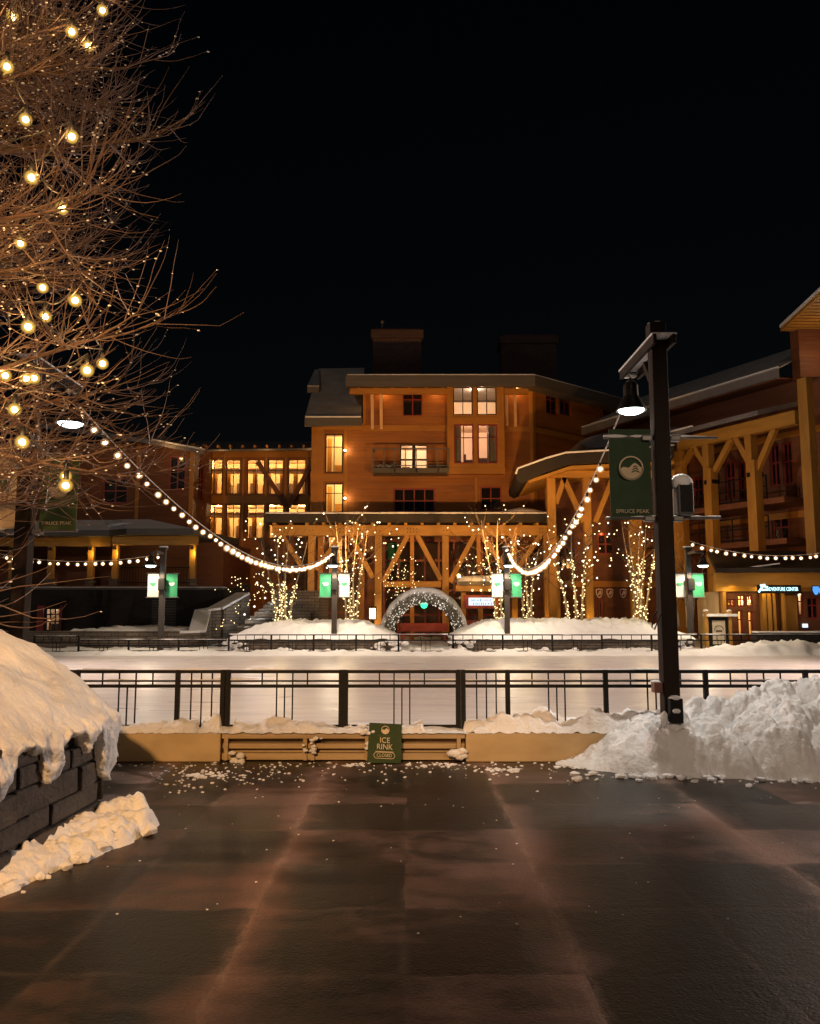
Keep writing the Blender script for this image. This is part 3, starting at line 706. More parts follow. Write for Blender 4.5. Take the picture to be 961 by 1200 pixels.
mb = MB(); mb.ico((RX + .01, RY - .14, .722), .066, 2, .12, (1, .8, .42)); mb.ico((RX - .0, RY - .19, .60), .04, 2, .15, (1, .5, .6)); mb.ico((RX - .11, RY - .14, .52), .06, 2, .2, (.6, .7, 1.4)); mb.build('snow_cap', M['snow'], t, smooth=True)
# drooping loop of cable on that post
mb = MB(); mb.tube([at(x_, y_, RY - .11) for x_, y_ in ((771, 715), (766, 722), (764, 735), (767, 738), (771, 728), (775, 718))], .007, 6)
tag(mb.build('cable_loop', M['metal'], smooth=True), 'short loop of black cable hanging off the near lamp post', 'cable')
LX, LY = xat(30, 600, 9.2), 9.2
LP_, LL = near_post('tall dark timber lamp post standing among the lit branches of the bare tree', LX, LY, 1.08, 0, 130)
banner('mid green mountain emblem banner seen through the bare tree twigs', M['green_l'], LX + .16, LY - .005, zat(621, LY), zat(534, LY), .42, 1, M['cream'], 'mountain', 'SPRUCE PEAK', M['cream'], 'hanging banners')
banner('cream banner with a round green emblem behind the bare tree', M['cream_cloth'], LX - .10, LY - .005, zat(622, LY), zat(521, LY), .50, -1, M['green_l'], 'tree', None, None, 'hanging banners')

# far lamp posts
PY = 31.0
def far_post(px, base, label, flip, lamp, power, words):
    x = xat(px, 700, PY); t = thing('lamp_post', label, 'lamp post', (x, PY, 0), 'lamp posts across the rink')
    zt = zat(645, PY)
    mb = MB(); mb.box((x, PY, zt / 2), (.19, .19, zt)); mb.build('pole', M['postfar'], t, bevel=.01)
    mb = MB(); mb.box((x, PY, zt + .06), (.26, .26, .10)); mb.build('cap', M['postfar'], t); mb = MB(); mb.box((x, PY, zt + .135), (.28, .28, .05)); mb.build('cap_snow', M['snow'], t, bevel=.02)
    mb = MB(); mb.box((x, PY - .45, zt - .12), (.10, 1.0, .10)); mb.build('arm', M['postfar'], t)
    lx = x + lamp; lc = V((lx, PY - .8, zt - .62)); r = .24
    if lamp:
        mb = MB(); mb.bar((x, PY - .8, zt - .14), (lx, PY - .8, zt - .14), .06, .06); mb.build('arm', M['postfar'], t)
    mb = MB(); bell(mb, lc, r, .38, 16); mb.tube([lc + V((0, 0, .4)), lc + V((0, 0, .5))], .02, 6); mb.build('lamp_hood', M['hood'], t, smooth=True)
    mb = MB(); mb.lathe(lc + V((0, 0, .02)), [(.01, -.09), (r * .6, -.07), (r * .85, 0)], 16, False); mb.build('lamp_lens', M['lens'], t, smooth=True)
    spot(lc + V((0, 0, -.12)), lc + V((0, 0, -3)), power, COOL, 168, .3, .12, 'lamp_light', t)
    mb = MB(); mb.box((x + .02, PY - .16, zat(685, PY)), (.26, .16, .45)); mb.build('speaker', M['metal'], t, bevel=.03)
    zb0, zb1 = zat(700, PY), zat(672, PY)
    for z in (zb0, zb1): mb = MB(); mb.tube([(x - .62, PY, z), (x + .62, PY, z)], .02, 6); mb.build('banner_rod', M['grey_metal'], t)
    s1 = -1 if flip else 1
    banner(words[0], M['green_far'], x + s1 * .14, PY - .01, zb0 + .02, zb1 - .02, .42, s1, M['white_far'], 'leaf', None, None, 'banners across the rink')
    banner(words[1], M['white_far'], x - s1 * .14, PY - .01, zb0 + .02, zb1 - .02, .42, -s1, M['green_far'], 'leaf', None, None, 'banners across the rink')
    return V((x, PY, zt))
FP = []
for px, lab, flip, lamp, power, tag_ in (
        (190, 'far lamp post before the dark retaining wall under the pavilion', False, -.22, 200, 'before the dark retaining wall'),
        (392, 'far lamp post in the snow planter beside the stairs', True, 0, 260, 'in the snow planter beside the stairs'),
        (594, 'far lamp post just past the snowy arch', False, 0, 260, 'just past the snowy arch'),
        (808, 'far lamp post beside the map kiosk', False, .28, 280, 'beside the map kiosk')):
    FP.append(far_post(px, 765, lab, flip, lamp, power, ('green banner with white mark on the post ' + tag_, 'white banner with green mark on the post ' + tag_)))

# ================================================================== FESTOON STRINGS
def bulb_mesh(name, r, mat, sub=2):
    mb = MB(); mb.ico((0, 0, 0), r, sub); return mb.mesh(name, mat, smooth=True)
BULB = bulb_mesh('bulb', .026, M['bulb']); BULBF = bulb_mesh('bulb', .036, M['bulb_far'])
GLOBE = bulb_mesh('glow_sphere', .062, M['glow_sphere'], 3); HALOF = bulb_mesh('glow_sphere', .085, M['glow_sphere'], 3); HALOT = bulb_mesh('glow_sphere', .048, M['glow_sphere_tree'], 3)  # halo shells added around the bulbs for their glow
mb = MB(); mb.tube([(0, 0, .04), (0, 0, .10)], .018, 8); SOCK = mb.mesh('socket', M['metal'], smooth=True)
def festoon(label, A, B, sag, step, far=False, t0=0.0, skip0=.0):
    t = thing('string_light', label, 'string lights', A, 'festoon strings over the rink'); A, B = V(A), V(B); L = (B - A).length
    f = lambda k: A.lerp(B, k) - V((0, 0, 4 * sag * k * (1 - k)))
    mb = MB(); mb.tube([f(k / 80) for k in range(81)], .010 if not far else .012, 5); mb.build('cable', M['cable'], t, smooth=True)
    n = int(L / step)
    for i in range(n):
        k = (i + .5) / n
        if k < skip0: continue
        k = min(1, max(0, k + random.uniform(-.14, .14) / n)); p = f(k) - V((random.uniform(-.02, .02), random.uniform(-.02, .02), random.uniform(.10, .135)))
        o = bpy.data.objects.new('bulb', BULBF if (far or p.y > 18) else BULB); COL.objects.link(o); o.parent = t; o.location = p - A
        g = bpy.data.objects.new('glow_sphere', HALOF if o.data == BULBF else GLOBE); COL.objects.link(g); g.parent = o; sc_k = random.uniform(.82, 1.12); o.scale = (sc_k, sc_k, sc_k)
        if p.y < 16:
            s = bpy.data.objects.new('socket', SOCK); COL.objects.link(s); s.parent = o
    return t
A1 = at(52, 428, LY + 1.08); B1 = at(391, 645, PY)
festoon('long bulb string sagging from the post by the bare tree to the stair side post', A1, B1, 1.42, .40)
A2 = at(741, 448, RY + 1.08); B2 = at(594, 641, PY)
festoon('long bulb string sagging from the snow bank post to the post past the arch', A2, B2, 1.45, .40, skip0=.085)
festoon('bulb string slung before the pavilion columns and running out of the frame', at(-40, 640, PY), at(189, 649, PY), .42, .33, True)
festoon('bulb string slung across the shopfronts from the post beside the kiosk', at(808, 634, PY), at(1000, 640, PY), .45, .30, True)

# ================================================================== BUILDING HELPERS
M['dark_pane'] = pm('dark_pane', (.012, .010, .012), None, 3, .12, spec=.8)
def wall(par, fr, s0, s1, z0, z1, ops, mat, name='wall', rev=.22):
    S = sorted({s0, s1, *[v for o in ops for v in (max(s0, o[0]), min(s1, o[1]))]}); Z = sorted({z0, z1, *[v for o in ops for v in (max(z0, o[2]), min(z1, o[3]))]})
    mb = MB()
    for a, b in zip(S, S[1:]):
        for c, d in zip(Z, Z[1:]):
            if b - a < 1e-5 or d - c < 1e-5: continue
            m = ((a + b) / 2, (c + d) / 2)
            if any(o[0] < m[0] < o[1] and o[2] < m[1] < o[3] for o in ops): continue
            mb.add([fr.pt(a, c), fr.pt(b, c), fr.pt(b, d), fr.pt(a, d)], [(0, 1, 2, 3)])
    for o in ops:
        a, b, c, d = o[:4]
        for p, q in (((a, c), (a, d)), ((a, d), (b, d)), ((b, d), (b, c)), ((b, c), (a, c))):
            mb.add([fr.pt(*p), fr.pt(*q), fr.pt(q[0], q[1], -rev), fr.pt(p[0], p[1], -rev)], [(0, 1, 2, 3)])
    return mb.build(name, mat, par, fix=False)
def window(par, fr, r, vs=(.5,), hs=(.68,), frame='darkframe', pane='glass', fw=.07, mw=.045, casing=None, name='window'):
    s0, s1, z0, z1 = r; mb = MB(); d0, d1 = -.14, -.06
    for q in ((s0, s0 + fw, z0, z1), (s1 - fw, s1, z0, z1), (s0 + fw, s1 - fw, z0, z0 + fw), (s0 + fw, s1 - fw, z1 - fw, z1)): mb.fbox(fr, *q, d0, d1)
    for v in vs: s = s0 + (s1 - s0) * v; mb.fbox(fr, s - mw / 2, s + mw / 2, z0 + fw, z1 - fw, d0 + .01, d1 - .01)
    for h in hs: z = z0 + (z1 - z0) * h; mb.fbox(fr, s0 + fw, s1 - fw, z - mw / 2, z + mw / 2, d0 + .015, d1 - .015)
    if casing:
        c = .11
        for q in ((s0 - c, s0, z0 - c, z1 + c), (s1, s1 + c, z0 - c, z1 + c), (s0, s1, z0 - c, z0), (s0, s1, z1, z1 + c)): mb.fbox(fr, *q, -.02, .035)
    o = mb.build(name, M[frame], par)
    mb = MB(); mb.fbox(fr, s0 + fw * .5, s1 - fw * .5, z0 + fw * .5, z1 - fw * .5, -.108, -.098); mb.build('pane', M[pane], o)
    return o
def room(par, fr, s0, s1, z0, z1, depth, mat, lamps, col=(1, .62, .3), d0=-.23, name='room_interior'):
    mb = MB(); d1 = d0 - depth
    P = lambda s, z, d: fr.pt(s, z, d)
    for q in (((s0, z0, d1), (s1, z0, d1), (s1, z1, d1), (s0, z1, d1)), ((s0, z0, d0), (s0, z0, d1), (s0, z1, d1), (s0, z1, d0)), ((s1, z0, d0), (s1, z0, d1), (s1, z1, d1), (s1, z1, d0)),
              ((s0, z0, d0), (s1, z0, d0), (s1, z0, d1), (s0, z0, d1)), ((s0, z1, d0), (s1, z1, d0), (s1, z1, d1), (s0, z1, d1))): mb.add([P(*a) for a in q], [(0, 1, 2, 3)])
    o = mb.build(name, M[mat], par, fix=False)
    for s, z, d, p in lamps: point(fr.pt(s0 + (s1 - s0) * s, z0 + (z1 - z0) * min(.975, z + .1), d0 - depth * d), p * 2.0, col, .05, 'room_lamp', par)
    return o
SPLIT = {'corner_board', 'trim_band', 'pilaster', 'post', 'furniture', 'stair_flight', 'side_post', 'door_surround', 'bay_trim'}
def fpart(par, name, mat, fr, *boxes, bevel=0.0):
    if name in SPLIT and len(boxes) > 1:
        for b in boxes: o = fpart(par, name, mat, fr, b, bevel=bevel)
        return o
    mb = MB()
    for b in boxes: mb.fbox(fr, *b)
    return mb.build(name, M[mat], par, bevel=bevel)
def px_slab(par, name, mat, pts, ext):
    mb = MB(); mb.prism(pts, ext); return mb.build(name, M[mat], par)
def pad(r, a): return (r[0] - a, r[1] + a, r[2] - a, r[3] + a)

# ================================================================== MAIN HOTEL
F1 = Fr((0, 46), (1, 0)); S = lambda px, fr=F1, py=540: fr.hit(px, py)[0]; Zf = lambda py, fr=F1: fr.hit(500, py)[1]
ht = thing('hotel', 'four storey orange timber clad hotel with brick chimney, balcony and lit windows', 'building', (0, 46, 0))
zA, zB, zp = Zf(497), Zf(452), Zf(606)
tall = [F1.rect(381, 508, 402, 554), F1.rect(381, 566, 402, 601)]
small = F1.rect(472, 460, 495, 487); door = F1.rect(469, 521, 501, 556); dk1 = F1.rect(461, 572, 510, 600.5); dk2 = F1.rect(563, 570, 588, 598)
BY = F1.rect(527, 454, 588, 551)
wall(ht, F1, S(365), S(425), zp, zA, tall, M['siding'])
wall(ht, F1, S(425), S(625), zp, zB, [small, door, dk1, dk2, BY], M['siding'])
shop = F1.rect(449, 632, 598, 752)
side_win = F1.rect(372, 690, 430, 750); shop = (shop[0], shop[1], .12, shop[3]); side_win = (side_win[0], side_win[1], .12, side_win[3])
sd2 = F1.rect(384, 628, 402, 676)
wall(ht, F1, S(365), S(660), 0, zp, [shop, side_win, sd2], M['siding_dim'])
# left end wall of the tower block, and the return above the lower roof
mb = MB(); a, b = F1.pt(S(365), 0), F1.pt(S(365), 0, -9); mb.add([a, b, b + V((0, 0, zA)), a + V((0, 0, zA))], [(0, 1, 2, 3)])
a, b = F1.pt(S(425), zA - 1), F1.pt(S(425), zA - 1, -9); mb.add([a, b, b + V((0, 0, zB - zA + 1)), a + V((0, 0, zB - zA + 1))], [(0, 1, 2, 3)])
mb.build('wall', M['siding'], ht, fix=False)
for r in tall: window(ht, F1, r, (.5,), (.66,))
room(ht, F1, tall[0][0] - .5, tall[0][1] + .5, tall[1][2] - .25, tall[1][3] + .35, 2.2, 'room', [(.75, .85, .3, 120)], (1, .72, .34))
room(ht, F1, tall[0][0] - .5, tall[0][1] + .5, tall[0][2] - .25, tall[0][3] + .35, 2.2, 'room', [(.75, .85, .3, 140)], (1, .72, .34))
for r in tall: fpart(ht, 'stair_flight', 'trim', F1, (r[0], r[0] + .25, r[2], r[3], -1.6, -1.3), (r[0] + .4, r[1], r[2] + .3, r[2] + .75, -2.0, -1.8))
window(ht, F1, small, (.5,), (.70,), 'redframe', 'dark_pane', .06, .07); window(ht, F1, dk1, (.25, .5, .75), (.48,), 'redframe', 'dark_pane', .09, .07); window(ht, F1, dk2, (.5,), (.5,), 'redframe', 'dark_pane', .08, .06)
window(ht, F1, door, (.47, .53), (.50,), 'darkframe', 'glass', .06, .10)
room(ht, F1, door[0] - .8, door[1] + .9, door[2] - .1, door[3] + .3, 3, 'room_pale', [(.5, .86, .4, 120)], (1, .74, .5))
fpart(ht, 'furniture', 'furniture', F1, (door[0] + .1, door[0] + .55, door[2], door[2] + .75, -2.4, -1.8), (door[1] - .65, door[1] - .2, door[2], door[2] + .6, -2.2, -1.6))
# projecting bay
FB = Fr((0, 45.05), (1, 0)); bw = FB.rect(525, 449, 590, 553); u1 = FB.rect(531, 453, 554, 486); u2 = FB.rect(559, 453, 582, 486); l1 = FB.rect(532, 497, 555, 543); l2 = FB.rect(560, 497, 583, 543)
wall(ht, FB, *bw, [u1, u2, l1, l2], M['trim'], 'bay_wall')
mb = MB(); mb.fbox(FB, bw[0], bw[0] + .06, bw[2], bw[3], -.95, -.002); mb.fbox(FB, bw[1] - .06, bw[1], bw[2], bw[3], -.95, -.002); mb.fbox(FB, bw[0] + .06, bw[1] - .06, bw[2], bw[2] + .15, -.95, -.002); mb.build('bay_side', M['trim'], ht)
zm = (u1[2] + l1[3]) / 2
fpart(ht, 'bay_trim', 'trim', FB, (bw[0] - .04, bw[1] + .04, zm - .16, zm + .12, 0, .07), (bw[0] - .06, bw[1] + .06, bw[2] - .12, bw[2] + .22, 0, .09), (bw[0] - .04, bw[0] + .2, bw[2] + .22, bw[3], 0, .06), (bw[1] - .2, bw[1] + .04, bw[2] + .22, bw[3], 0, .06), ((u1[1] + u2[0]) / 2 - .09, (u1[1] + u2[0]) / 2 + .09, bw[2] + .22, bw[3], 0, .05))
for r in (u1, u2): window(ht, FB, r, (.5,), (.5,), 'darkframe', 'glass', .06)
for r in (l1, l2): window(ht, FB, r, (.5,), (.66,), 'redframe', 'glass', .07)
room(ht, FB, bw[0] + .08, bw[1] - .08, zm + .02, bw[3] - .05, 3.2, 'room_pale', [(.5, .72, .05, 170)], (1, .74, .52))
room(ht, FB, bw[0] + .08, bw[1] - .08, bw[2] + .2, zm - .02, 3.2, 'room_pale', [(.5, .80, .05, 150)], (1, .72, .56))
mb = MB()
for s0, s1 in ((l1[0] - .02, l1[0] + .42), (l2[1] - .5, l2[1] + .02)):
    n = 24; vs = []
    for i in range(n + 1): s = s0 + (s1 - s0) * i / n; d = -.34 + .035 * math.sin(i * 1.6); vs += [FB.pt(s, l1[2] - .1, d), FB.pt(s, l1[3] + .1, d)]
    mb.add(vs, [(2 * i, 2 * i + 2, 2 * i + 3, 2 * i + 1) for i in range(n)])
mb.build('curtain', M['curtain'], ht, smooth=True, fix=False)
fpart(ht, 'furniture', 'furniture', FB, (l1[1] - .5, l1[1] - .38, l1[2], l1[2] + .65, -1.2, -.7), (l1[1] - .38, l1[1] + .1, l1[2], l1[2] + .33, -1.2, -.7), (l2[0] + .1, l2[0] + .9, l2[2], l2[2] + .45, -1.5, -.8))
# trim bands, corner boards
z5 = Zf(502)
fpart(ht, 'trim_band', 'trim', F1, (S(425), bw[0], z5 - .17, z5 + .17, 0, .06), (bw[1], S(625), z5 - .2, z5 + .1, 0, .06))
fpart(ht, 'corner_board', 'trim', F1, (S(365), S(372), zp, zA, 0, .08), (S(372), S(379), zp, zA, 0, .04), (S(403), S(407), zp, zA, 0, .07), (S(425), S(428), zA, zB, 0, .05), (S(621), S(625), zp, zB, 0, .05))
fpart(ht, 'trim_band', 'trim', F1, (S(379), S(403), tall[1][3] + .1, tall[0][2] - .1, 0, .05), (S(372), S(425), zA - .35, zA, .08, .14))
fpart(ht, 'downpipe', 'trim', F1, (S(556), S(559), Zf(592), Zf(560), .02, .14))
# balcony
bc = F1.rect(438, 530, 525, 558)
fpart(ht, 'balcony_slab', 'fascia', F1, (bc[0], bc[1], bc[2], bc[2] + .28, .001, 1.15))
mb = MB()
for z in (bc[3], bc[2] + .42): mb.fbox(F1, bc[0], bc[1], z - .025, z + .025, 1.05, 1.10)
for k in range(8): s = bc[0] + (bc[1] - bc[0]) * k / 7; mb.fbox(F1, s - .03, s + .03, bc[2] - .05 if k % 2 == 0 else bc[2] + .28, bc[3], 1.101, 1.15)
mb.fbox(F1, bc[0] - .0, bc[0] + .05, bc[3] - .025, bc[3] + .025, 0, 1.05); mb.build('balcony_rail', M['grey_metal'], ht)
mb = MB()
for i in range(8): s = bc[0] + .3 + i * .11; mb.ico(F1.pt(s, bc[2] + .45 + .05 * math.sin(i * 2), .7), .09, 1, .3)
mb.build('balcony_snow', M['snow'], ht, smooth=True)
# sconces by the stair windows and under the eaves
for px, py in ((404.5, 528), (404.5, 584)):
    s, z = F1.hit(px, py, .1); fpart(ht, 'sconce', 'hood', F1, (s - .06, s + .06, z - .12, z + .12, .07, .14)); mb = MB(); mb.ico(F1.pt(s, z, .19), .07, 2); mb.build('sconce_bulb', M['lens_w'], ht, smooth=True); point(F1.pt(s + .1, z, .34), 14, WARM, .05, 'sconce_light', ht)
# upper roof: slab over front block and oblique wing
c = F1.pt(S(625), 0); FS = Fr((c.x, c.y), (6.7, 5.6)); Ls = 11.5
ro = 1.15
zr0, zr1 = at(500, 452.5, 46 - ro).z, at(500, 439.5, 46 - ro).z
xl, xr = at(405, 445, 46 - ro).x, at(627, 440, 46 - ro).x
e1 = V((xl, 46 - ro, 0)); e2 = V((xr, 46 - ro, 0)); e3 = FS.pt(Ls, 0, .9); e4 = FS.pt(Ls, 0, -9); e5 = V((xl + 1.5, 55, 0))
poly = [e1, e2, e3, e4, e5]
px_slab(ht, 'roof_fascia', 'fascia', [p + V((0, 0, zr0)) for p in poly], (0, 0, zr1 - zr0))
cen = sum(poly, V()) / 5
ins = [p.lerp(cen, .02) for p in poly]; top = [p.lerp(cen, .45) for p in poly]
mb = MB(); mb.add([p + V((0, 0, zr1 + .004)) for p in ins] + [p + V((0, 0, zr1 + .10)) for p in ins] + [p + V((0, 0, zr1 + .75)) for p in top], [(i, (i + 1) % 5, 5 + (i + 1) % 5, 5 + i) for i in range(5)] + [(5 + i, 5 + (i + 1) % 5, 10 + (i + 1) % 5, 10 + i) for i in range(5)] + [(10, 11, 12, 13, 14)])
mb.build('roof_snow', M['snow_roof'], ht)
mb = MB(); mb.tube([e1 + V((.1, .05, zr1 + .03)), e2 + V((-.05, .05, zr1 + .03)), e3 + V((0, .05, zr1 + .03))], .045, 6); mb.build('eave_snow', M['snow'], ht, smooth=True)
FE = Fr((0, 46 - .75), (1, 0)); be = FE.rect(410, 455.5, 530, 462)
fpart(ht, 'eave_beam', 'trim', FE, (be[0], be[1], be[2], be[3], -.12, .12)); b2 = FE.rect(588, 456, 619, 462); fpart(ht, 'eave_beam', 'trim', FE, (b2[0], b2[1], b2[2], b2[3], -.12, .12))
mb = MB()
for k in range(9):
    s = be[0] + .5 + k * .95
    if s < be[1]: mb.fbox(FE, s - .07, s + .07, be[3] + .002, zr0 - .002, -.6, .2)
mb.build('rafter_tail', M['trim'], ht)
for px0, px1, pt_, pb in ((434, 438, 462, 500), (444.5, 448.5, 462, 500), (591.5, 595, 452, 496), (601.5, 605, 453, 497)):
    r = FE.rect(px0, pt_, px1, pb); mb = MB(); mb.bar(FE.pt((r[0] + r[1]) / 2, r[3]), F1.pt(F1.hit((px0 + px1) / 2 + .6, pb)[0], r[2], .12), .17, .17, (1, 0, 0)); mb.build('eave_strut', M['pale_trim'], ht)
# oblique right wing
sideops = []
for q in ((640, 457, 653, 486), (656, 459, 669, 487), (707, 470, 718, 487)): sideops.append(FS.rect(*q))
wall(ht, FS, 0, Ls, 0, zB, sideops, M['siding'], 'wing_wall')
for r in sideops: window(ht, FS, r, (.5,), (.6,), 'redframe', 'dark_pane', .08, .05)
fpart(ht, 'trim_band', 'trim', FS, (0, Ls, z5 - .2, z5 + .1, 0, .06)); fpart(ht, 'corner_board', 'trim', FS, (0, .22, zp, zB, 0, .05))
# lower sloping roof at the left end
ye, yt = 44.9, 51.5
pts = [at(357.5, 488, ye), at(423, 488, ye), at(427, 431, yt), at(373, 432, yt)]
px_slab(ht, 'lower_roof', 'shingle', pts, (0, .02, -.10)); px_slab(ht, 'lower_fascia', 'fascia', [at(357, 489.5, ye - .01), at(424, 489.5, ye - .01), at(424, 498, ye - .01), at(357, 499, ye - .01)], (0, .25, 0))
pts = [at(360, 452, 48), at(374, 452, 48), at(374, 433, 51), at(369, 433, 51)]; px_slab(ht, 'lower_roof', 'shingle', pts, (0, .02, -.10)); px_slab(ht, 'lower_fascia', 'fascia', [at(360, 453, 47.99), at(374, 453, 47.99), at(374, 459, 47.99), at(360, 460, 47.99)], (0, .25, 0))
mb = MB(); mb.bar(at(358, 488.5, ye), at(423, 488.5, ye), .1, .06); mb.build('eave_snow', M['snow'], ht)
# chimneys
for px0, px1, pt_, pb, Y, cap in ((437, 494, 391, 446, 49, 1), (588, 653, 398, 446, 54, 0)):
    a, b = at(px0, 430, Y).x, at(px1, 430, Y).x; zt, zb = zat(pt_, Y), zat(pb, Y) - 1
    ch = MB(); ch.box(((a + b) / 2, Y + 1, (zt + zb) / 2), (b - a, 2, zt - zb)); cho = ch.build('chimney', M['chimney'], ht)
    mb = MB(); mb.box(((a + b) / 2, Y + 1, zt - .02), (b - a + .25, 2.25, .5)); mb.box(((a + b) / 2, Y + 1, zt + .32), (b - a - .2, 1.8, .18)); mb.build('chimney_cap', M['chimney'], cho)
    if cap: mb = MB(); p = at(448, 388, Y + .4); mb.tube([p, p + V((0, 0, .55))], .06, 8); mb.ico(p + V((0, 0, .6)), .13, 2); mb.build('finial', M['grey_metal'], cho, smooth=True)
# shopfront below the porch
window(ht, F1, shop, (.12, .22, .33, .44, .56, .67, .78, .9), (.22, .47, .56, .78), 'redframe', 'glass', .14, .12, name='shopfront')
rm = room(ht, F1, shop[0] - .5, shop[1] + .5, 0.05, shop[3] + .2, 5, 'room_dark', [(.3, .4, .5, 10), (.75, .8, .5, 16)], (1, .6, .35))
window(ht, F1, side_win, (.3, .62), (.5,), 'redframe', 'glass', .12, .1, name='shopfront'); room(ht, F1, side_win[0] - .1, side_win[1] + .1, .05, side_win[3] + .1, 3, 'room_dark', [(.6, .5, .3, 25)])
window(ht, F1, sd2, (.5,), (.33, .66), 'darkframe', 'glass'); room(ht, F1, sd2[0] - .4, sd2[1] + .4, sd2[2] - .2, sd2[3] + .2, 2, 'room', [(.5, .8, .4, 40)])
# timber porch
FPc = Fr((0, 42), (1, 0)); sp_ = lambda px: FPc.hit(px, 660)[0]; zp_ = lambda py: FPc.hit(480, py)[1]
x0, x1 = at(311, 607, 41.3).x, at(651, 607, 41.3).x; zt, zb = zat(601.5, 41.3), zat(612, 41.3)
mb = MB(); mb.box(((x0 + x1) / 2, (41.3 + 45.98) / 2, (zt + zb) / 2), (x1 - x0, 4.68, zt - zb)); mb.build('porch_roof', M['darkfascia'], ht); mb = MB(); mb.tube([(x0 + (x1 - x0) * k / 60, 41.32, zt + .02) for k in range(61)], [.05 + .03 * fbm(k * .3, 4) for k in range(61)], 6); mb.build('eave_snow', M['snow'], ht, smooth=True)
def roofsnow(x, y): e = min((x - x0) / .5, (x1 - x) / .5, (y - 41.33) / .4, 1); return zt - .02 + .11 * max(0, e) ** .5 * (1 + .8 * fbm(x * .6, y * .6)) + (.32 * math.exp(-((x - x1 + 1.6) / 1.2) ** 2) * max(0, min(1, (y - 41.3))))
hfield('porch_snow', x0 + .02, x1 - .02, 41.34, 45.9, 160, 24, roofsnow, M['snow'], ht)
fpart(ht, 'porch_beam', 'timber_h', FPc, (sp_(319), sp_(652), zp_(628), zp_(616), -.2, .2))
mb = MB()
for k in range(18):
    s = sp_(322) + (sp_(648) - sp_(322)) * k / 17; mb.fbox(FPc, s - .08, s + .08, zp_(616) + .003, zb - .003, -3.8, .45)
mb.build('porch_rafter', M['timber_h'], ht)
mb = MB()
for px in (328, 404, 483, 561, 638):
    for k in (-1.5, -.5, .5, 1.5):
        for dz in (620, 624): mb.ico(FPc.pt(sp_(px) + k * .16, zp_(dz), .205), .03, 1, 0, (1, .5, 1))
for px in (365, 443, 522, 602):
    for k in (-.5, .5): mb.ico(FPc.pt(sp_(px) + k * .16, zp_(622), .205), .03, 1, 0, (1, .5, 1))
mb.build('bolt', M['metal'], ht)
for px, wd in ((365, .34), (443.5, .36), (522, .34), (602, .30), (646, .80)):
    fpart(ht, 'porch_post', 'timber', FPc, (sp_(px) - wd / 2, sp_(px) + wd / 2, .45, zp_(628) - .003, -.17, .17), bevel=.02); fpart(ht, 'post_base', 'stone_far', FPc, (sp_(px) - wd / 2 - .08, sp_(px) + wd / 2 + .08, 0, .45, -.26, .26))
for px, pb in ((483, 750), (561, 672)): fpart(ht, 'porch_post', 'trim', FPc, (sp_(px) - .1, sp_(px) + .1, max(.05, zp_(pb)), zp_(628) - .003, -.12, .05))
for xt, xb, yb in ((330, 357, 668), (399, 371, 668), (411, 437, 677), (478, 449, 682), (489, 517, 680), (556, 527, 682), (566, 595, 672), (634, 608, 664)):
    mb = MB(); mb.bar(FPc.pt(sp_(xt), zp_(627.5)), FPc.pt(sp_(xb), zp_(yb)), .24, .24, (0, 1, 0)); mb.build('porch_brace', M['timber'], ht)
fpart(ht, 'porch_rail', 'timber_h', FPc, (sp_(449), sp_(517), zp_(688), zp_(681.5), -.09, .09)); 
# back-row posts
FPd = Fr((0, 44.2), (1, 0))
for px in (376, 424): fpart(ht, 'porch_post', 'trim', FPd, (FPd.hit(px, 660)[0] - .15, FPd.hit(px, 660)[0] + .15, .1, zb - .01, -.15, .15))
# amber uplights at the foot of posts
for px in (372, 436, 610, 640): point(FPc.pt(sp_(px), .7, .75), 22, AMBER, .08, 'uplight', ht)
# soft under-eave lamps
for px in (450, 512, 606): s, z = F1.hit(px, 459, .5); point(F1.pt(s, z, .45), 14, (1, .5, .15), .06, 'eave_lamp', ht)
for k in (.25, 4, 8): point(FS.pt(k + .5, zB - .3, .5), 8, (1, .42, .12), .06, 'eave_lamp', ht)

gb = thing('green_banner', 'green cloth banner hanging inside the upper shopfront glass of the hotel', 'banner', F1.pt(S(460), Zf(655), -.6)); r = F1.rect(454, 636, 470, 664, -.6)
fpart(gb, 'cloth', 'green_far', F1, (r[0], r[1], r[2], r[3], -.62, -.6)); fpart(gb, 'rod', 'metal', F1, (r[0] - .05, r[1] + .05, r[3], r[3] + .05, -.64, -.58))
gn = thing('green_ornament', 'glowing green ornament hanging in the doorway framed by the arch', 'ornament', at(495, 707, 45.5)); mb = MB(); mb.ico(at(497, 709, 45.4), .19, 3); mb.build('glow_sphere', M['green_glow'], gn, smooth=True); mb = MB(); mb.tube([at(497, 705, 45.4), at(497, 690, 45.4)], .015, 5); mb.build('hanger', M['metal'], gn)
ln = thing('lit_lantern', 'small glowing lantern box beside the hotel porch post and the snow planter', 'lantern', at(436, 726, 41.2)); mb = MB(); r = at(433, 725, 41), at(440, 713, 41); mb.box(((r[0].x + r[1].x) / 2, 41.1, (r[0].z + r[1].z) / 2), (r[1].x - r[0].x, .2, r[1].z - r[0].z)); mb.build('glow_panel', M['lens_w'], ln)
mb = MB(); cx = (r[0].x + r[1].x) / 2
for sx in (-1, 1):
    for sy in (-1, 1): mb.box((cx + sx * .17, 41.1 + sy * .12, (r[0].z + r[1].z) / 2), (.04, .04, r[1].z - r[0].z + .1))
mb.box((cx, 41.1, r[1].z + .08), (.42, .32, .05)); mb.box((cx, 41.1, r[0].z / 2 - .03), (.1, .1, r[0].z - .1)); mb.build('frame', M['metal'], ln)
M['fire_red'] = M['redpanel']
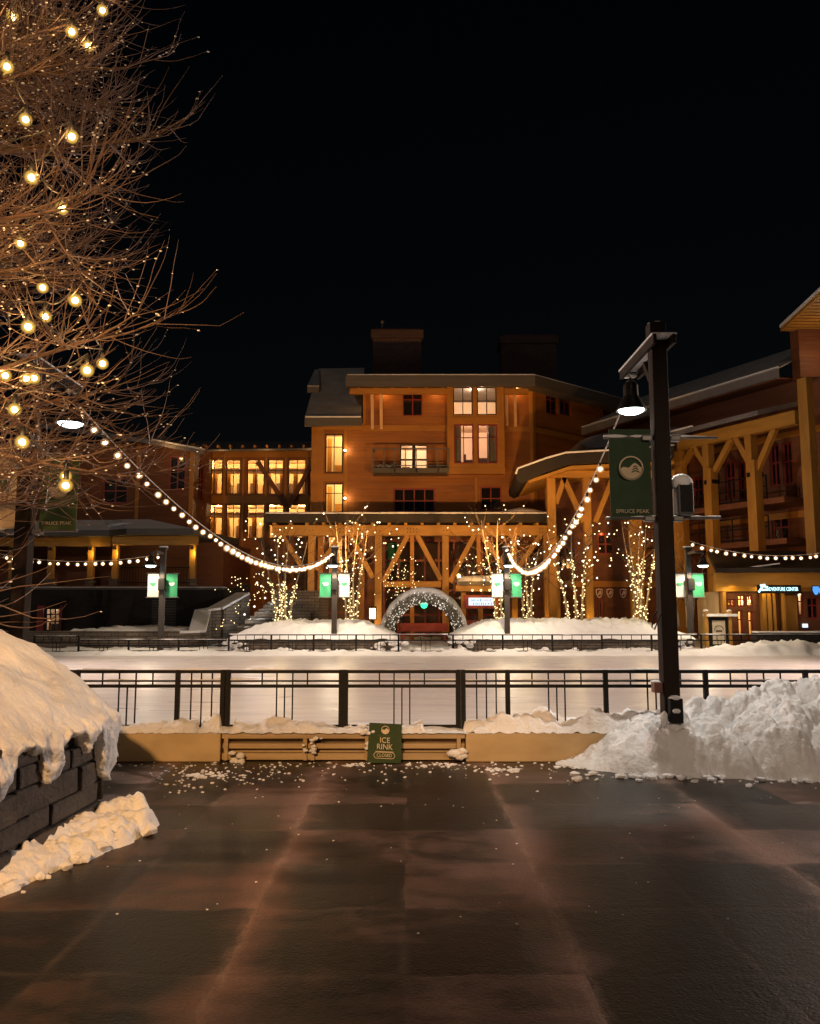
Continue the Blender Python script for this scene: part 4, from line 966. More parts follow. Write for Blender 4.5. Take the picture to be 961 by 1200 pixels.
bn = thing('red_bench', 'low red timber bench across the doorway behind the arch', 'bench', (at(497, 755, 40).x, 40, 0)); mb = MB(); mb.box((at(497, 755, 40).x, 40, .42), (2.3, .4, .08)); mb.build('seat', M['redpanel'], bn)
for dx in (-1, 1): mb = MB(); mb.box((at(497, 755, 40).x + dx, 40, .19), (.12, .36, .38)); mb.build('leg', M['redpanel'], bn)
mb = MB(); mb.box((at(497, 755, 40).x, 40.2, .75), (2.3, .06, .4)); mb.build('backrest', M['redpanel'], bn)

# ticket hut with screen
KY2 = 38.5; FK = Fr((0, KY2), (1, 0)); k = thing('ticket_hut', 'red timber hut with snowy roof and a lit screen past the arch', 'hut', (FK.hit(560, 720)[0], KY2, 0))
r = FK.rect(541, 686, 600, 712); hb = FK.rect(545, 712, 582, 750)
fpart(k, 'counter_panel', 'redpanel', FK, (hb[0], hb[1], 0.05, hb[3] - .6, -1.2, -.05)); fpart(k, 'side_post', 'trim', FK, (r[0] - .02, r[0] + .2, 0.05, r[3], -.2, .02), (hb[1] - .1, hb[1] + .1, .05, r[3], -.2, .02), ((hb[0] + hb[1]) / 2 - .1, (hb[0] + hb[1]) / 2 + .1, .05, hb[3] - .05, -.22, .03))
fpart(k, 'roof_beam', 'timber_h', FK, (FK.hit(534, 688)[0], FK.hit(604, 688)[0], FK.hit(534, 693)[1], FK.hit(534, 686)[1], -.2, .3)); fpart(k, 'roof', 'fascia', FK, (FK.hit(535, 688)[0], FK.hit(606, 688)[0], FK.hit(534, 686)[1] + .002, FK.hit(534, 681.5)[1], -1.6, .4))
zz = FK.hit(534, 681.5)[1]; xa, xb = FK.hit(536, 680)[0], FK.hit(604, 680)[0]
hfield('roof_snow', xa, xb, KY2 - .38, KY2 + 1.5, 50, 20, lambda x, y: zz + .22 * max(0, min((x - xa) / .3, (xb - x) / .3, (y - KY2 + .38) / .3, 1)) ** .5 * (1 + .5 * fbm(x, y)), M['snow'], k)
fr_b = FK.rect(543.5, 697.5, 583, 713); sc = FK.rect(549, 700.5, 579, 709.5)
pf = fpart(k, 'screen_surround', 'redpanel', FK, (fr_b[0], fr_b[1], fr_b[2], fr_b[3], .0, .08)); fpart(k, 'screen', 'screen', FK, (sc[0], sc[1], sc[2], sc[3], .085, .095))
random.seed(21); mb = MB(); mb2 = MB()
for row in range(2):
    x = sc[0] + .12 + row * .1
    while x < sc[1] - .1:
        w_ = random.uniform(.03, .075); h_ = random.uniform(.06, .14); z_ = sc[3] - .12 - row * .16
        (mb if x < (sc[0] + sc[1]) / 2 else mb2).bar(FK.pt(x, z_ - h_ / 2, .1), FK.pt(x + random.uniform(-.02, .04), z_ + h_ / 2, .1), w_ * .5, .004, (0, 1, 0)); x += w_ + .02
mb.build('screen_mark', M['screen_blue'], k); mb2.build('screen_mark', M['screen_purple'], k)
for px in (553, 563, 573): mb = MB(); p = FK.pt(FK.hit(px, 692)[0], FK.hit(px, 692)[1], .34); mb.ico(p, .05, 2); mb.build('bulb', M['fairy'], k, smooth=True)
bell_ = thing('pendant_bell', 'grey metal bell shaped lamp hanging behind the festoon past the arch', 'lamp', at(621, 712, 38)); mb = MB(); p = at(621, 713, 38); bell(mb, p, .30, .5, 16); mb.build('shade', M['grey_metal'], bell_, smooth=True); mb = MB(); mb.tube([p + V((0, 0, .5)), p + V((0, 0, 1.9))], .02, 5); mb.build('cord', M['metal'], bell_)

# ================================================================== CONNECTING WING (lit corridor windows)
F2 = Fr((0, 50), (1, 0)); cw = thing('link_wing', 'long brown wing with two rows of brightly lit corridor windows', 'building', (F2.hit(300, 600)[0], 50, 0))
xs = [(241, 260.5), (265, 281.5), (289.5, 309.5), (314, 332), (338, 358), (362.5, 372)]
rows_ = [(538.5, 579), (591, 631)]
ops = [F2.rect(a, t_, b, b_) for a, b in xs for t_, b_ in rows_]
s0, s1 = F2.hit(234, 560)[0], F2.hit(380, 560)[0]; zt = F2.hit(300, 527)[1]
wall(cw, F2, s0, s1, 0, zt, ops, M['siding'])
for i, r in enumerate(ops): window(cw, F2, r, (.5,), (.68,) if i % 2 == 0 else (.72,), 'darkframe', 'glass', .045, .045)
for t_, b_ in rows_:
    z0, z1 = F2.hit(300, b_)[1] - .5, F2.hit(300, t_)[1] + .35
    room(cw, F2, s0 + .3, s1 - .1, z0, z1, 3.2, 'room', [(.06, .78, .45, 85), (.3, .78, .45, 70), (.54, .78, .45, 95), (.8, .78, .45, 75)], (1, .62, .26))
    zc = z1 - .85
    fpart(cw, 'ceiling_beam', 'room_pale', F2, (s0 + .4, s1 - .2, zc - .2, zc + .12, -1.2, -1.0))
    mb = MB()
    for k in range(9): s = s0 + .55 + k * .86; mb.fbox(F2, s - .13, s + .13, z0, zc + .12, -1.8, -1.5)
    mb.build('corridor_post', M['timber'], cw)
    mb = MB()
    for k in range(8): s = s0 + 1.0 + k * .86; mb.fbox(F2, s - .22, s + .22, z0, zc - .5, -3.3, -3.2)
    mb.build('corridor_door', M['furniture'], cw)
fpart(cw, 'pilaster', 'trim', F2, *[(F2.hit(x - 1.3, 560)[0], F2.hit(x + 1.3, 560)[0], 2, zt, .0, .12) for x in (263, 285.5, 311.7, 335, 360)])
fpart(cw, 'trim_band', 'trim', F2, (s0, s1, F2.hit(300, 590)[1], F2.hit(300, 581)[1], .0, .08), (s0, s1, F2.hit(300, 536)[1], F2.hit(300, 529)[1], 0, .1))
mb = MB()
for a, b in (((302, 541), (336, 594)), ((367, 541), (338, 594))): mb.bar(F2.pt(F2.hit(*a, .3)[0], F2.hit(*a, .3)[1], .3), F2.pt(F2.hit(*b, .3)[0], F2.hit(*b, .3)[1], .3), .28, .2, (0, 1, 0))
mb.build('diagonal_brace', M['siding_dim'], cw)
px_slab(cw, 'roof', 'shingle_dark', [at(232, 527, 49.1), at(372, 525, 49.1), at(372, 517, 53), at(228, 517, 53)], (0, 0, -.12))
mb = MB()
for k in range(12): s = s0 + .5 + k * .75; mb.fbox(F2, s - .06, s + .06, zt - .02, zt + .14, .12, .8)
mb.build('rafter_tail', M['trim'], cw)
for k in (.2, .55, .9): point(F2.pt(s0 + (s1 - s0) * k, zt - .25, 1.2), 5, AMBER, .06, 'eave_lamp', cw)

# ================================================================== LEFT HOUSE AND PAVILION
F3 = Fr((0, 47), (1, 0)); lh = thing('brown_house', 'dim brown gabled house rising behind the pavilion roof', 'building', (F3.hit(150, 600)[0], 47, 0))
s0, s1 = F3.hit(-60, 600)[0], F3.hit(226, 600)[0]; w1 = F3.rect(198, 534, 218, 575); w2 = F3.rect(120, 560, 150, 590)
zt = F3.hit(150, 520)[1]
wall(lh, F3, s0, s1, 0, zt, [w1, w2], M['siding_dim']); window(lh, F3, w1, (.5,), (.6,), 'redframe', 'dark_pane', .09, .07); window(lh, F3, w2, (.5,), (.5,), 'redframe', 'dark_pane', .09, .07)
FR3 = Fr((F3.pt(s1, 0).x, 47), (.12, 1)); wall(lh, FR3, 0, 2.9, 0, zt, [(.7, 1.7, zt - 3.2, zt - 1.0)], M['siding_dim'], 'side_wall'); window(lh, FR3, (.7, 1.7, zt - 3.2, zt - 1.0), (.5,), (.6,), 'redframe', 'dark_pane')
fpart(lh, 'corner_board', 'trim', F3, (s1 - .25, s1, 2, zt, 0, .06), (F3.hit(160, 600)[0] - .1, F3.hit(160, 600)[0] + .1, 2, zt, 0, .05))
rt = [at(-70, 478, 46), at(178, 515, 46), at(240, 527, 46.3), at(240, 523, 50), at(165, 505, 51), at(-60, 470, 51)]
px_slab(lh, 'roof', 'shingle_dark', rt, (0, 0, -.28)); mb = MB(); mb.tube([at(178, 515, 45.98) + V((0, 0, .02)), at(240, 527, 46.28) + V((0, 0, .02))], .05, 6); mb.build('eave_snow', M['snow_roof'], lh)
point(F3.pt(s1 - 1.2, zt - .6, 1.3), 18, AMBER, .06, 'eave_lamp', lh); point(F3.pt(s1 - 5, zt - 1.6, 1.6), 14, AMBER, .06, 'eave_lamp', lh)
# pavilion
PVY = 41.5; F4 = Fr((0, PVY), (1, 0)); pv = thing('pavilion', 'low pavilion with snowy hipped roof and lamp lit timber columns', 'building', (F4.hit(150, 660)[0], PVY, 2.5))
zd = zat(687, PVY); ze = zat(628, PVY - .9)
eave = [at(-60, 622, PVY - .9), at(128, 622.5, PVY - .9), at(148, 628, PVY - 1.6), at(226, 628, PVY - 1.6), at(281, 606, PVY + 4.4), at(281, 606, PVY + 6), at(-60, 610, PVY + 6)]
eave = [V((p.x, p.y, ze)) for p in eave]
cx = sum(eave, V()) / len(eave); ridge = [p.lerp(cx, .55) + V((0, 0, .95)) for p in eave]; n = len(eave)
mb = MB(); mb.add([p + V((0, 0, .30)) for p in eave] + ridge, [(i, (i + 1) % n, n + (i + 1) % n, n + i) for i in range(n)] + [tuple(range(n, 2 * n))]); mb.build('roof', M['snow_roof'], pv)
px_slab(pv, 'roof_fascia', 'fascia', eave, (0, 0, .295))
mb = MB()
for x_, y_, r_ in ((150, 616, .8), (165, 618, .7), (182, 621, .5)): mb.ico(at(x_, y_, PVY + .1), r_, 3, .02, (1.3, 1, .22))
mb.build('roof_drift', M['snow'], pv, smooth=True)
wall(pv, Fr((0, PVY + 3.2), (1, 0)), at(-60, 650, PVY + 3.2).x, at(262, 650, PVY + 3.2).x, zd - .1, ze, [], M['siding_dim'])
fe = Fr((at(262, 650, PVY + 3.2).x, PVY + 3.2), (.1, 1)); wall(pv, fe, 0, 5, 0, ze, [], M['siding_dim'], 'side_wall')
fpart(pv, 'eave_beam', 'timber_h', F4, (F4.hit(-60, 630)[0], F4.hit(131, 630)[0], ze - .45, ze - .01, -.15, .12)); fpart(pv, 'eave_beam', 'timber_h', Fr((0, PVY - .8), (1, 0)), (at(133, 630, PVY - .8).x, at(232, 630, PVY - .8).x, ze - .45, ze - .02, -.15, .12))
for px, yy in ((15, PVY), (60, PVY), (107, PVY), (135.5, PVY - .5), (226, PVY - .6)):
    x = at(px, 660, yy).x; mb = MB(); mb.box((x, yy, (zd + ze - .46) / 2), (.28, .28, ze - .46 - zd)); mb.build('column', M['timber'], pv); mb = MB(); mb.box((x, yy, zd + .18), (.42, .42, .36)); mb.build('column_base', M['stone_far'], pv)
    mb = MB(); mb.box((x, yy - .22, ze - .6), (.12, .12, .14)); mb.build('column_lamp', M['hood'], pv)
    if px > 60: point((x + .18, yy - .34, ze - .85), 16, (1, .62, .14), .04, 'column_light', pv)
mb = MB()
for z in (zd + .9, zd + .15): mb.tube([at(142, 680, PVY - .9) * V((1, 1, 0)) + V((0, 0, z)) if False else V((at(142, 680, PVY - .9).x, PVY - .9, z)), V((at(222, 680, PVY - .9).x, PVY - .9, z))], .025, 5)
k0, k1 = at(142, 680, PVY - .9).x, at(222, 680, PVY - .9).x
for i in range(25): x = k0 + (k1 - k0) * i / 24; mb.tube([V((x, PVY - .9, zd)), V((x, PVY - .9, zd + .9))], .012, 4)
mb.build('railing', M['metal'], pv)
mb = MB(); mb.box(((at(-60, 690, PVY).x + at(262, 690, PVY).x) / 2, PVY + 1.2, zd - .12), (at(262, 690, PVY).x - at(-60, 690, PVY).x, 4.3, .22)); mb.build('deck', M['siding_dim'], pv)
# dark retaining wall under it
RWY = 40.0; FW = Fr((0, RWY), (1, 0)); rw = thing('retaining_wall', 'tall dark stone retaining wall below the pavilion with one lit doorway', 'wall', (FW.hit(150, 740)[0], RWY, 0))
dr = FW.rect(52, 712, 70, 742); dr = (dr[0], dr[1], 0.05, dr[3]); zt = FW.hit(150, 691)[1]; s1 = FW.hit(262, 720)[0]
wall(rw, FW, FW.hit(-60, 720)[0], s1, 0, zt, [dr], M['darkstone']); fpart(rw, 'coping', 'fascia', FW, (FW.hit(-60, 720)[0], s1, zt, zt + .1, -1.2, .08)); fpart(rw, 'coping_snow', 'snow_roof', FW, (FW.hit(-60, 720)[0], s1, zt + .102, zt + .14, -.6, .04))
mb = MB(); a = FW.pt(s1, 0); b = a + V((.4, 4.4, 0)); mb.add([a, b, b + V((0, 0, zt + .4)), a + V((0, 0, zt))], [(0, 1, 2, 3)]); mb.build('end_wall', M['darkstone'], rw, fix=False)
window(rw, FW, dr, (.33, .66), (.33, .6, .8), 'darkframe', 'glass', .08, .06, name='door'); room(rw, FW, dr[0] - .4, dr[1] + .4, .02, dr[3] + .15, 1.8, 'room_pale', [(.7, .75, .3, 9)], (1, .85, .7)); fpart(rw, 'shelf', 'furniture', FW, (dr[0], dr[0] + .35, .3, .9, -1.4, -.8), (dr[0] + .3, dr[1], 1.2, 1.3, -1.5, -1.0))
fpart(rw, 'door_surround', 'redframe', FW, (FW.hit(44, 720)[0], dr[0] - .02, 0.05, dr[3] + .1, .0, .08), (dr[1] + .02, dr[1] + .12, .05, dr[3] + .1, 0, .08))
fpart(rw, 'vent_grille', 'grey_metal', FW, *[(FW.hit(178, 720)[0], FW.hit(206, 720)[0], z_, z_ + .025, 0, .03) for z_ in [.75 + .075 * i for i in range(18)]])
fpart(rw, 'buttress', 'darkstone', FW, (FW.hit(121, 720)[0], FW.hit(127, 720)[0], 0, zt - .003, .0, .25))
# low wall and snow shelf in front of it
lw = thing('low_wall', 'low dark stone wall with a snowy top in front of the retaining wall', 'wall', (at(130, 760, 32.6).x, 32.6, 0)); a, b = at(-40, 760, 32.6).x, at(208, 760, 32.6).x
mb = MB(); mb.box(((a + b) / 2, 33.0, .38), (b - a, .8, .76)); mb.build('stone_wall', M['stone_far'], lw)
hfield('snow_shelf', at(75, 760, 32.6).x, b, 32.62, 39.9, 90, 40, lambda x, y: .758 + .14 * max(0, fbm(x * .8, y * .8, 2) + .35) * min(1, (y - 32.6) / .3), M['snow'], lw)

# ================================================================== OUTDOOR STAIR
st = thing('outdoor_stair', 'broad outdoor stone stair climbing between the pavilion and the hotel', 'stairs', (-6.6, 34, 0))
NS = 15
for i in range(NS):
    y = 33.8 + i * .44; z = (i + 1) * .165; xL = -8.0 + i * .12; mb = MB(); mb.box(((xL - 4.9 + i * .05) / 2, y + .24, z / 2), (-4.9 + i * .05 - xL, .46 if i < NS - 1 else 4.5, z)); mb.build('step', M['stone_far'], st)
    if i % 2 == 0:
        x0_, x1_ = xL + .05, xL + 1.5 + random.random(); zz = z + .002
        hfield('step_snow', x0_, x1_, y + .03, y + .42, 16, 5, lambda x, y_, zz=zz, x1_=x1_: zz + .035 * max(0, min(1, (x1_ - x) / .8)) * (1 + fbm(x * 3, y_ * 3)), M['snow'], st)
ck = thing('cheek_wall', 'sloping stone cheek wall of the stair with snow along its top', 'wall', (-8.4, 34, 0))
a0, a1 = at(196, 748, 32.9), at(283, 700, 39.2); zA0, zA1 = zat(743, 32.9), zat(697, 39.2); am = at(243, 722, 36); zAm = zat(717, 36)
seq = [(V((a0.x, 32.9, 0)), zA0), (V((a0.x + 1.0, 33.6, 0)), zA0 + .02), (V((am.x - .1, 35.6, 0)), zAm), (V((am.x + .3, 36.2, 0)), zAm + .08), (V((a1.x, 39.5, 0)), zA1)]
mb = MB(); sn = MB()
for (p, z0), (q, z1) in zip(seq, seq[1:]):
    d = (q - p).normalized(); nn_ = V((d.y, -d.x, 0)) * .38
    for B_, b0, b1, w in ((mb, 0, 0, 1.0), (sn, None, None, .93)):
        lo0, lo1 = (0, 0) if B_ is mb else (z0 + .003, z1 + .003); hi0, hi1 = (z0, z1) if B_ is mb else (z0 + .12, z1 + .12)
        ps = [p - nn_ * w, p + nn_ * w, q + nn_ * w, q - nn_ * w]
        B_.add([ps[0] + V((0, 0, lo0)), ps[1] + V((0, 0, lo0)), ps[2] + V((0, 0, lo1)), ps[3] + V((0, 0, lo1)), ps[0] + V((0, 0, hi0)), ps[1] + V((0, 0, hi0)), ps[2] + V((0, 0, hi1)), ps[3] + V((0, 0, hi1))], [(3, 2, 1, 0), (4, 5, 6, 7), (0, 1, 5, 4), (1, 2, 6, 5), (2, 3, 7, 6), (3, 0, 4, 7)])
mb.build('stone_wall', M['stone_far'], ck); sn.build('snow_cap', M['snow_roof'], ck, bevel=.04)
for i, (p, q) in enumerate(((.36, .7), (.5, .7), (.66, .7), (.8, .7), (.93, .7))):
    y = 33.8 + p * 6.6; x = -8.0 + p * 1.8 + .12; z = p * 2.48 + .5
    mb = MB(); mb.ico((x - .02, y, z), .05, 2); mb.build('step_light', M['fairy_w'], st, smooth=True); point((x + .22, y, z + .02), 16, (1, .95, .88), .05, 'step_lamp', st)

# ================================================================== RIGHT LODGE
U4 = (.46, -.89); RF = Fr((13.0, 47.2), U4); RC = Fr((13.0 - .89 * 2.6, 47.2 - .46 * 2.6), U4)
lg = thing('timber_lodge', 'tall brown lodge with paired timber columns and braces facing the rink', 'building', (13, 36, 0))
ze = RF.hit(830, 452, 1.0)[1]; ze = 12.6
ops = [RF.rect(*q) for q in ((812, 560, 824, 590), (850, 540, 862, 585), (866, 540, 878, 585), (902, 520, 914, 570), (917, 518, 929, 568), (800, 640, 820, 652), (905, 600, 925, 640))]
wall(lg, RF, -2, 16, 0, ze, ops, M['siding_dim'])
for r in ops: window(lg, RF, r, (.5,), (.55,), 'redframe', 'dark_pane', .1, .08)
for py0, py1 in ((608, 614), (520, 526)): z_ = RF.hit(860, py0)[1]; fpart(lg, 'trim_band', 'trim', RF, (-2, 14, z_ - .3, z_, 0, .07))
# main roof: eave line to ridge
e0, e1 = RF.pt(-5, ze, 1.5), RF.pt(11.3, ze, 1.5); r0, r1 = RF.pt(-5, ze + 3.2, -5.3), RF.pt(11.3, ze + 3.2, -5.3)
px_slab(lg, 'roof', 'shingle', [e0, e1, r1, r0], (0, 0, -.05)); mb = MB(); mb.bar(e0 + V((0, 0, -.26)), e1 + V((0, 0, -.26)), .12, .40); mb.build('roof_fascia', M['shingle_dark'], lg); mb = MB(); mb.bar(e0 + V((0, 0, .04)), e1 + V((0, 0, .04)), .10, .05); mb.build('eave_snow', M['snow'], lg)
px_slab(lg, 'soffit', 'siding_dim', [RF.pt(-5, ze - .45, 1.45), RF.pt(11.3, ze - .45, 1.45), RF.pt(11.3, ze - .3, 0.01), RF.pt(-5, ze - .3, 0.01)], (0, 0, -.06))
# porch eave beam, columns, braces
zb_ = 9.8
def sc_(px, py=560): return RC.hit(px, py)[0]
fpart(lg, 'porch_beam', 'timber_h', RC, (sc_(796, 500), sc_(934, 470), zb_ - .3, zb_ + .3, -.2, .2)); px_slab(lg, 'porch_roof', 'shingle_dark', [RC.pt(sc_(760, 500), zb_ + .34, .7), RC.pt(sc_(900, 470), zb_ + .34, .7), RC.pt(sc_(900, 470), zb_ + 1.1, -2.15), RC.pt(sc_(760, 500), zb_ + 1.1, -2.15)], (0, 0, .22))
mb = MB(); mb.bar(RC.pt(sc_(758, 500), zb_ + .60, .72), RC.pt(sc_(823, 480), zb_ + .60, .72), .1, .07); mb.build('porch_snow', M['snow'], lg)
for px, wd, top_ in ((797, .75, zb_ - .31), (833, .36, zb_ - .31), (838, .25, zb_ - 1.5), (884, .36, zb_ - .31), (890, .25, zb_ - 1.5), (952, .46, 11.4)):
    s = sc_(px, 600); fpart(lg, 'column', 'timber', RC, (s - wd / 2, s + wd / 2, 0, top_, -.22, .22) if wd > .3 else (s - wd / 2, s + wd / 2, 0, top_, -.16, .34), bevel=.02)
for px in (834, 885): s = sc_(px, 560); fpart(lg, 'column_strap', 'metal', RC, (s - .24, s + .24, zb_ - 2.25, zb_ - 2.05, -.26, .26))
for (xa, ya), (xb, yb) in (((813, 500), (832, 552)), ((857, 492), (838, 552)), ((862, 490), (882, 548)), ((907, 478), (888, 550)), ((812, 498), (799, 548))):
    A_, B_ = RC.hit(xa, ya), RC.hit(xb, yb); mb = MB(); mb.bar(RC.pt(A_[0], zb_ - .28, 0), RC.pt(B_[0], B_[1], 0), .26, .22, RC.n); mb.build('brace', M['timber'], lg)
# balcony rails
for z_ in (RF.hit(850, 598)[1], RF.hit(850, 640)[1]):
    mb = MB()
    for dz in (0, .5, 1.0): mb.bar(RC.pt(0, z_ + dz, -.3), RC.pt(11, z_ + dz, -.3), .05, .05)
    for i in range(12): mb.bar(RC.pt(i, z_ - .1, -.3), RC.pt(i, z_ + 1.0, -.3), .05, .05)
    mb.build('balcony_rail', M['metal'], lg); fpart(lg, 'balcony_slab', 'siding_dim', RC, (-1, 12, z_ - .35, z_ - .1, -2.18, -.15))
for s, z_, d, p in ((2.2, 5.6, 3.5, 22), (5.6, 5.6, 3.5, 22), (9, 5.6, 3.5, 16), (-1.5, 8.6, 1.5, 16)): point(RC.pt(s, z_, d * .5), p * .5, AMBER, .08, 'uplight', lg)
# high eave corner of the taller end block
GZ = zat(388, 36.5); gc = at(914, 388, 36.5); r_ = ray(961, 345); k_ = (GZ - EYE) / r_.z; g1 = V((r_.x * k_, r_.y * k_, GZ)); g2 = gc + (g1 - gc) * 2.2
px_slab(lg, 'end_roof', 'snow', [gc + V((0, 0, .16)), g2 + V((0, 0, .16)), g2 + V((9, 0, .16)), gc + V((9, .4, .16))], (0, 0, .14))
es = px_slab(lg, 'end_soffit', 'timber_h', [gc + V((.03, 0, 0)), g2 + V((.03, 0, 0)), g2 + V((9, 0, 0)), gc + V((9, .4, 0))], (0, 0, .156))
mb = MB()
for k in range(26): p = gc.lerp(g2, (k + .5) / 26); mb.box((p.x + 4.6, p.y, GZ - .012), (9, .03, .02))
mb.build('soffit_slat', M['siding_dim'], lg)
wx = at(936, 400, 36.2).x; mb = MB(); mb.box((wx + 4, 36.6, (ze + .5 + GZ) / 2 - .2), (8, .8, GZ - ze - .1 + 1.2)); mb.build('end_wall', M['siding_dim'], lg)
point((gc.x + 1.3, gc.y - 1.6, GZ - 1.5), 34, (1, .62, .32), .1, 'eave_lamp', lg)
# lower wing with shops
F5 = Fr((0, 32.6), (1, 0)); sh = thing('shop_wing', 'low shop wing with yellow lit doors under the festoon beside the kiosk', 'building', (F5.hit(900, 700)[0], 32.6, 0))
sr = lambda *q: F5.rect(*q)
o5 = [sr(864.5, 697, 873.5, 711), sr(875, 697, 882, 711), sr(852, 702, 862, 711), sr(864.5, 715, 871, 745), sr(876.5, 716, 883, 746), sr(935, 694, 942, 722), sr(946, 700, 960, 725)]
S5 = F5.hit(842, 700)[0]; E5 = F5.hit(1020, 700)[0]; ze5 = F5.hit(900, 672)[1]
wall(sh, F5, S5, E5, 0, ze5, o5, M['siding_dim'])
for i, r in enumerate(o5): window(sh, F5, r, (.5,) if i in (0, 1, 2, 6) else (), (.62,), 'redframe', 'glass' if i != 6 else 'dark_pane', .06, .05, name='window' if i not in (3, 4) else 'door')
room(sh, F5, S5 + .1, F5.hit(884.5, 720)[0], .03, F5.hit(880, 696)[1] + .1, 2.5, 'room', [(.75, .75, .3, 45), (.4, .75, .4, 20)], (1, .72, .26)); room(sh, F5, F5.hit(934, 720)[0], F5.hit(943, 720)[0], .6, F5.hit(880, 693)[1] + .1, 1, 'room_pale', [(.5, .8, .4, 8)], (1, .85, .6))
fpart(sh, 'eave_band', 'timber_h', F5, (S5 - .3, E5, ze5 - .55, ze5 + .0, .35, .6), (S5 - .2, E5, F5.hit(900, 693)[1], F5.hit(900, 688)[1], .02, .25)); 
px_slab(sh, 'roof', 'darkfascia', [F5.pt(S5 - .4, ze5 + .003, .9), F5.pt(E5, ze5 + .003, .9), F5.pt(E5, ze5 + .9, -2.4), F5.pt(S5 + .5, ze5 + .9, -2.4)], (0, 0, .16)); 
mb = MB(); mb.bar(at(866, 666.5, 32.1), at(912, 660.5, 32.1), .3, .05); mb.build('roof_snow', M['snow'], sh)
fpart(sh, 'post', 'timber', F5, *[(F5.hit(p_ - w_, 710)[0], F5.hit(p_ + w_, 710)[0], .0, F5.hit(900, 693.5)[1], .03, .3) for p_, w_ in ((892, 2.2), (898, 2.2), (904, 1.4), (846, 1.8), (915, 1.5))]); fpart(sh, 'wall_panel', 'timber', F5, (F5.hit(917, 710)[0], F5.hit(933, 710)[0], .3, F5.hit(917, 698)[1], .02, .07))
point(F5.pt(F5.hit(892, 700)[0], 2.4, .55), 12, (1, .66, .15), .04, 'post_lamp', sh); point(F5.pt(F5.hit(851, 700)[0], 2.4, .6), 10, (1, .66, .15), .04, 'post_lamp', sh); point(F5.pt(F5.hit(910, 720)[0], 2.3, 1.6), 12, AMBER, .05, 'post_lamp', sh)
ad = thing('shop_sign', 'backlit pale blue shop sign reading adventure center', 'sign', F5.pt(F5.hit(912, 691)[0], F5.hit(912, 694)[1], .62)); r = F5.rect(888, 686.5, 939, 694.5, .66)
fpart(ad, 'sign_box', 'metal', F5, (r[0], r[1], r[2] - .03, r[3] + .03, .602, .655)); lettering('ADVENTURE CENTER', F5.pt(r[0] + (r[1] - r[0]) * .57, (r[2] + r[3]) / 2, .66), (1, 0, 0), (0, 0, 1), .2, M['sign_cyan'], ad, width=(r[1] - r[0]) * .72, depth=.006)
mb = MB(); p = F5.pt(r[0] + .2, (r[2] + r[3]) / 2 + .02, .665)
for a_, b_ in (((-.17, -.14), (.0, .1)), ((.0, .1), (.2, .06)), ((-.1, .12), (.1, .15)), ((-.05, -.05), (.2, -.03))): mb.bar(p + V((a_[0], 0, a_[1])), p + V((b_[0], 0, b_[1])), .07, .01, (0, 1, 0))
mb.build('swoosh_mark', M['sign_cyan'], ad)
for px, mat_, lb in ((947, 'sign_blue', 'glowing blue shield emblem next to the shop sign'), (954, 'sign_blue', 'glowing round blue emblem beyond the blue shield'), (960.5, 'sign_pink', 'glowing pink emblem at the end of the shop sign row')):
    e = thing('wall_emblem', lb, 'sign', F5.pt(F5.hit(px, 692)[0], F5.hit(px, 696)[1], .62)); p = F5.pt(F5.hit(px, 692.5)[0], F5.hit(px, 692.5)[1], .62)
    shp = [(-.11, .16), (.11, .16), (.12, 0), (.06, -.13), (0, -.17), (-.06, -.13), (-.12, 0)] if px == 947 else [(.12 * math.cos(R(a)), .16 * math.sin(R(a))) for a in range(0, 360, 30)]
    mb = MB(); mb.prism([p + V((a, 0, b)) for a, b in shp], (0, -.03, 0)); mb.build('face', M[mat_], e); mb = MB(); mb.prism([p + V((a * 1.2, .01, b * 1.2)) for a, b in shp], (0, .02, 0)); mb.build('backing', M['metal'], e)
pp = thing('lit_notice', 'small lit paper notice in the shop wing window', 'notice', at(944, 735, 32.5)); r = F5.rect(941, 731, 947.5, 735.5, .08); fpart(pp, 'paper', 'screen', F5, (r[0], r[1], r[2], r[3], .03, .04)); fpart(pp, 'holder', 'metal', F5, (r[0] - .03, r[1] + .03, r[2] - .03, r[2], .03, .07))

# entrance canopy between hotel and lodge, recessed wall with three shields
F6 = Fr((0, 39.5), (1, 0)); cn = thing('entrance_canopy', 'curved roof timber canopy between the hotel porch and the lodge', 'canopy', (F6.hit(680, 640)[0], 39.5, 0))
pf = [(604.5, 556), (607, 549.5), (640, 537.5), (663, 531), (716, 528), (790, 522)]; pbm = [(790, 536), (716, 541), (667, 544), (640, 553), (612, 566), (606, 563)]
px_slab(cn, 'roof', 'darkfascia', [at(x, y, 38.6) for x, y in pf + pbm], (.3, 5.5, .0)); mb = MB(); mb.tube([at(x, y, 38.62) + V((0, 0, .03)) for x, y in pf], .055, 6); mb.build('roof_snow', M['snow'], cn, smooth=True)
px_slab(cn, 'soffit', 'timber_h', [at(x, y, 38.9) for x, y in ((618, 563), (668, 546), (790, 540), (790, 543), (668, 550), (620, 566))], (.2, 4.8, 0)); px_slab(cn, 'roof', 'shingle_dark', [at(x, y, 43) for x, y in ((678, 518), (690, 512), (712, 507), (800, 500), (800, 520), (690, 525))], (0, 3, 0))
fpart(cn, 'beam', 'timber_h', F6, (F6.hit(640, 555)[0], F6.hit(790, 555)[0], F6.hit(640, 560)[1], F6.hit(640, 552)[1], -.15, .15))
for px, wd in ((647, .4), (689, .36), (745, .6), (785, .4)): s = F6.hit(px, 640)[0]; fpart(cn, 'post', 'timber', F6, (s - wd / 2, s + wd / 2, .0, F6.hit(px, 560.3)[1], -.18, .18), bevel=.02)
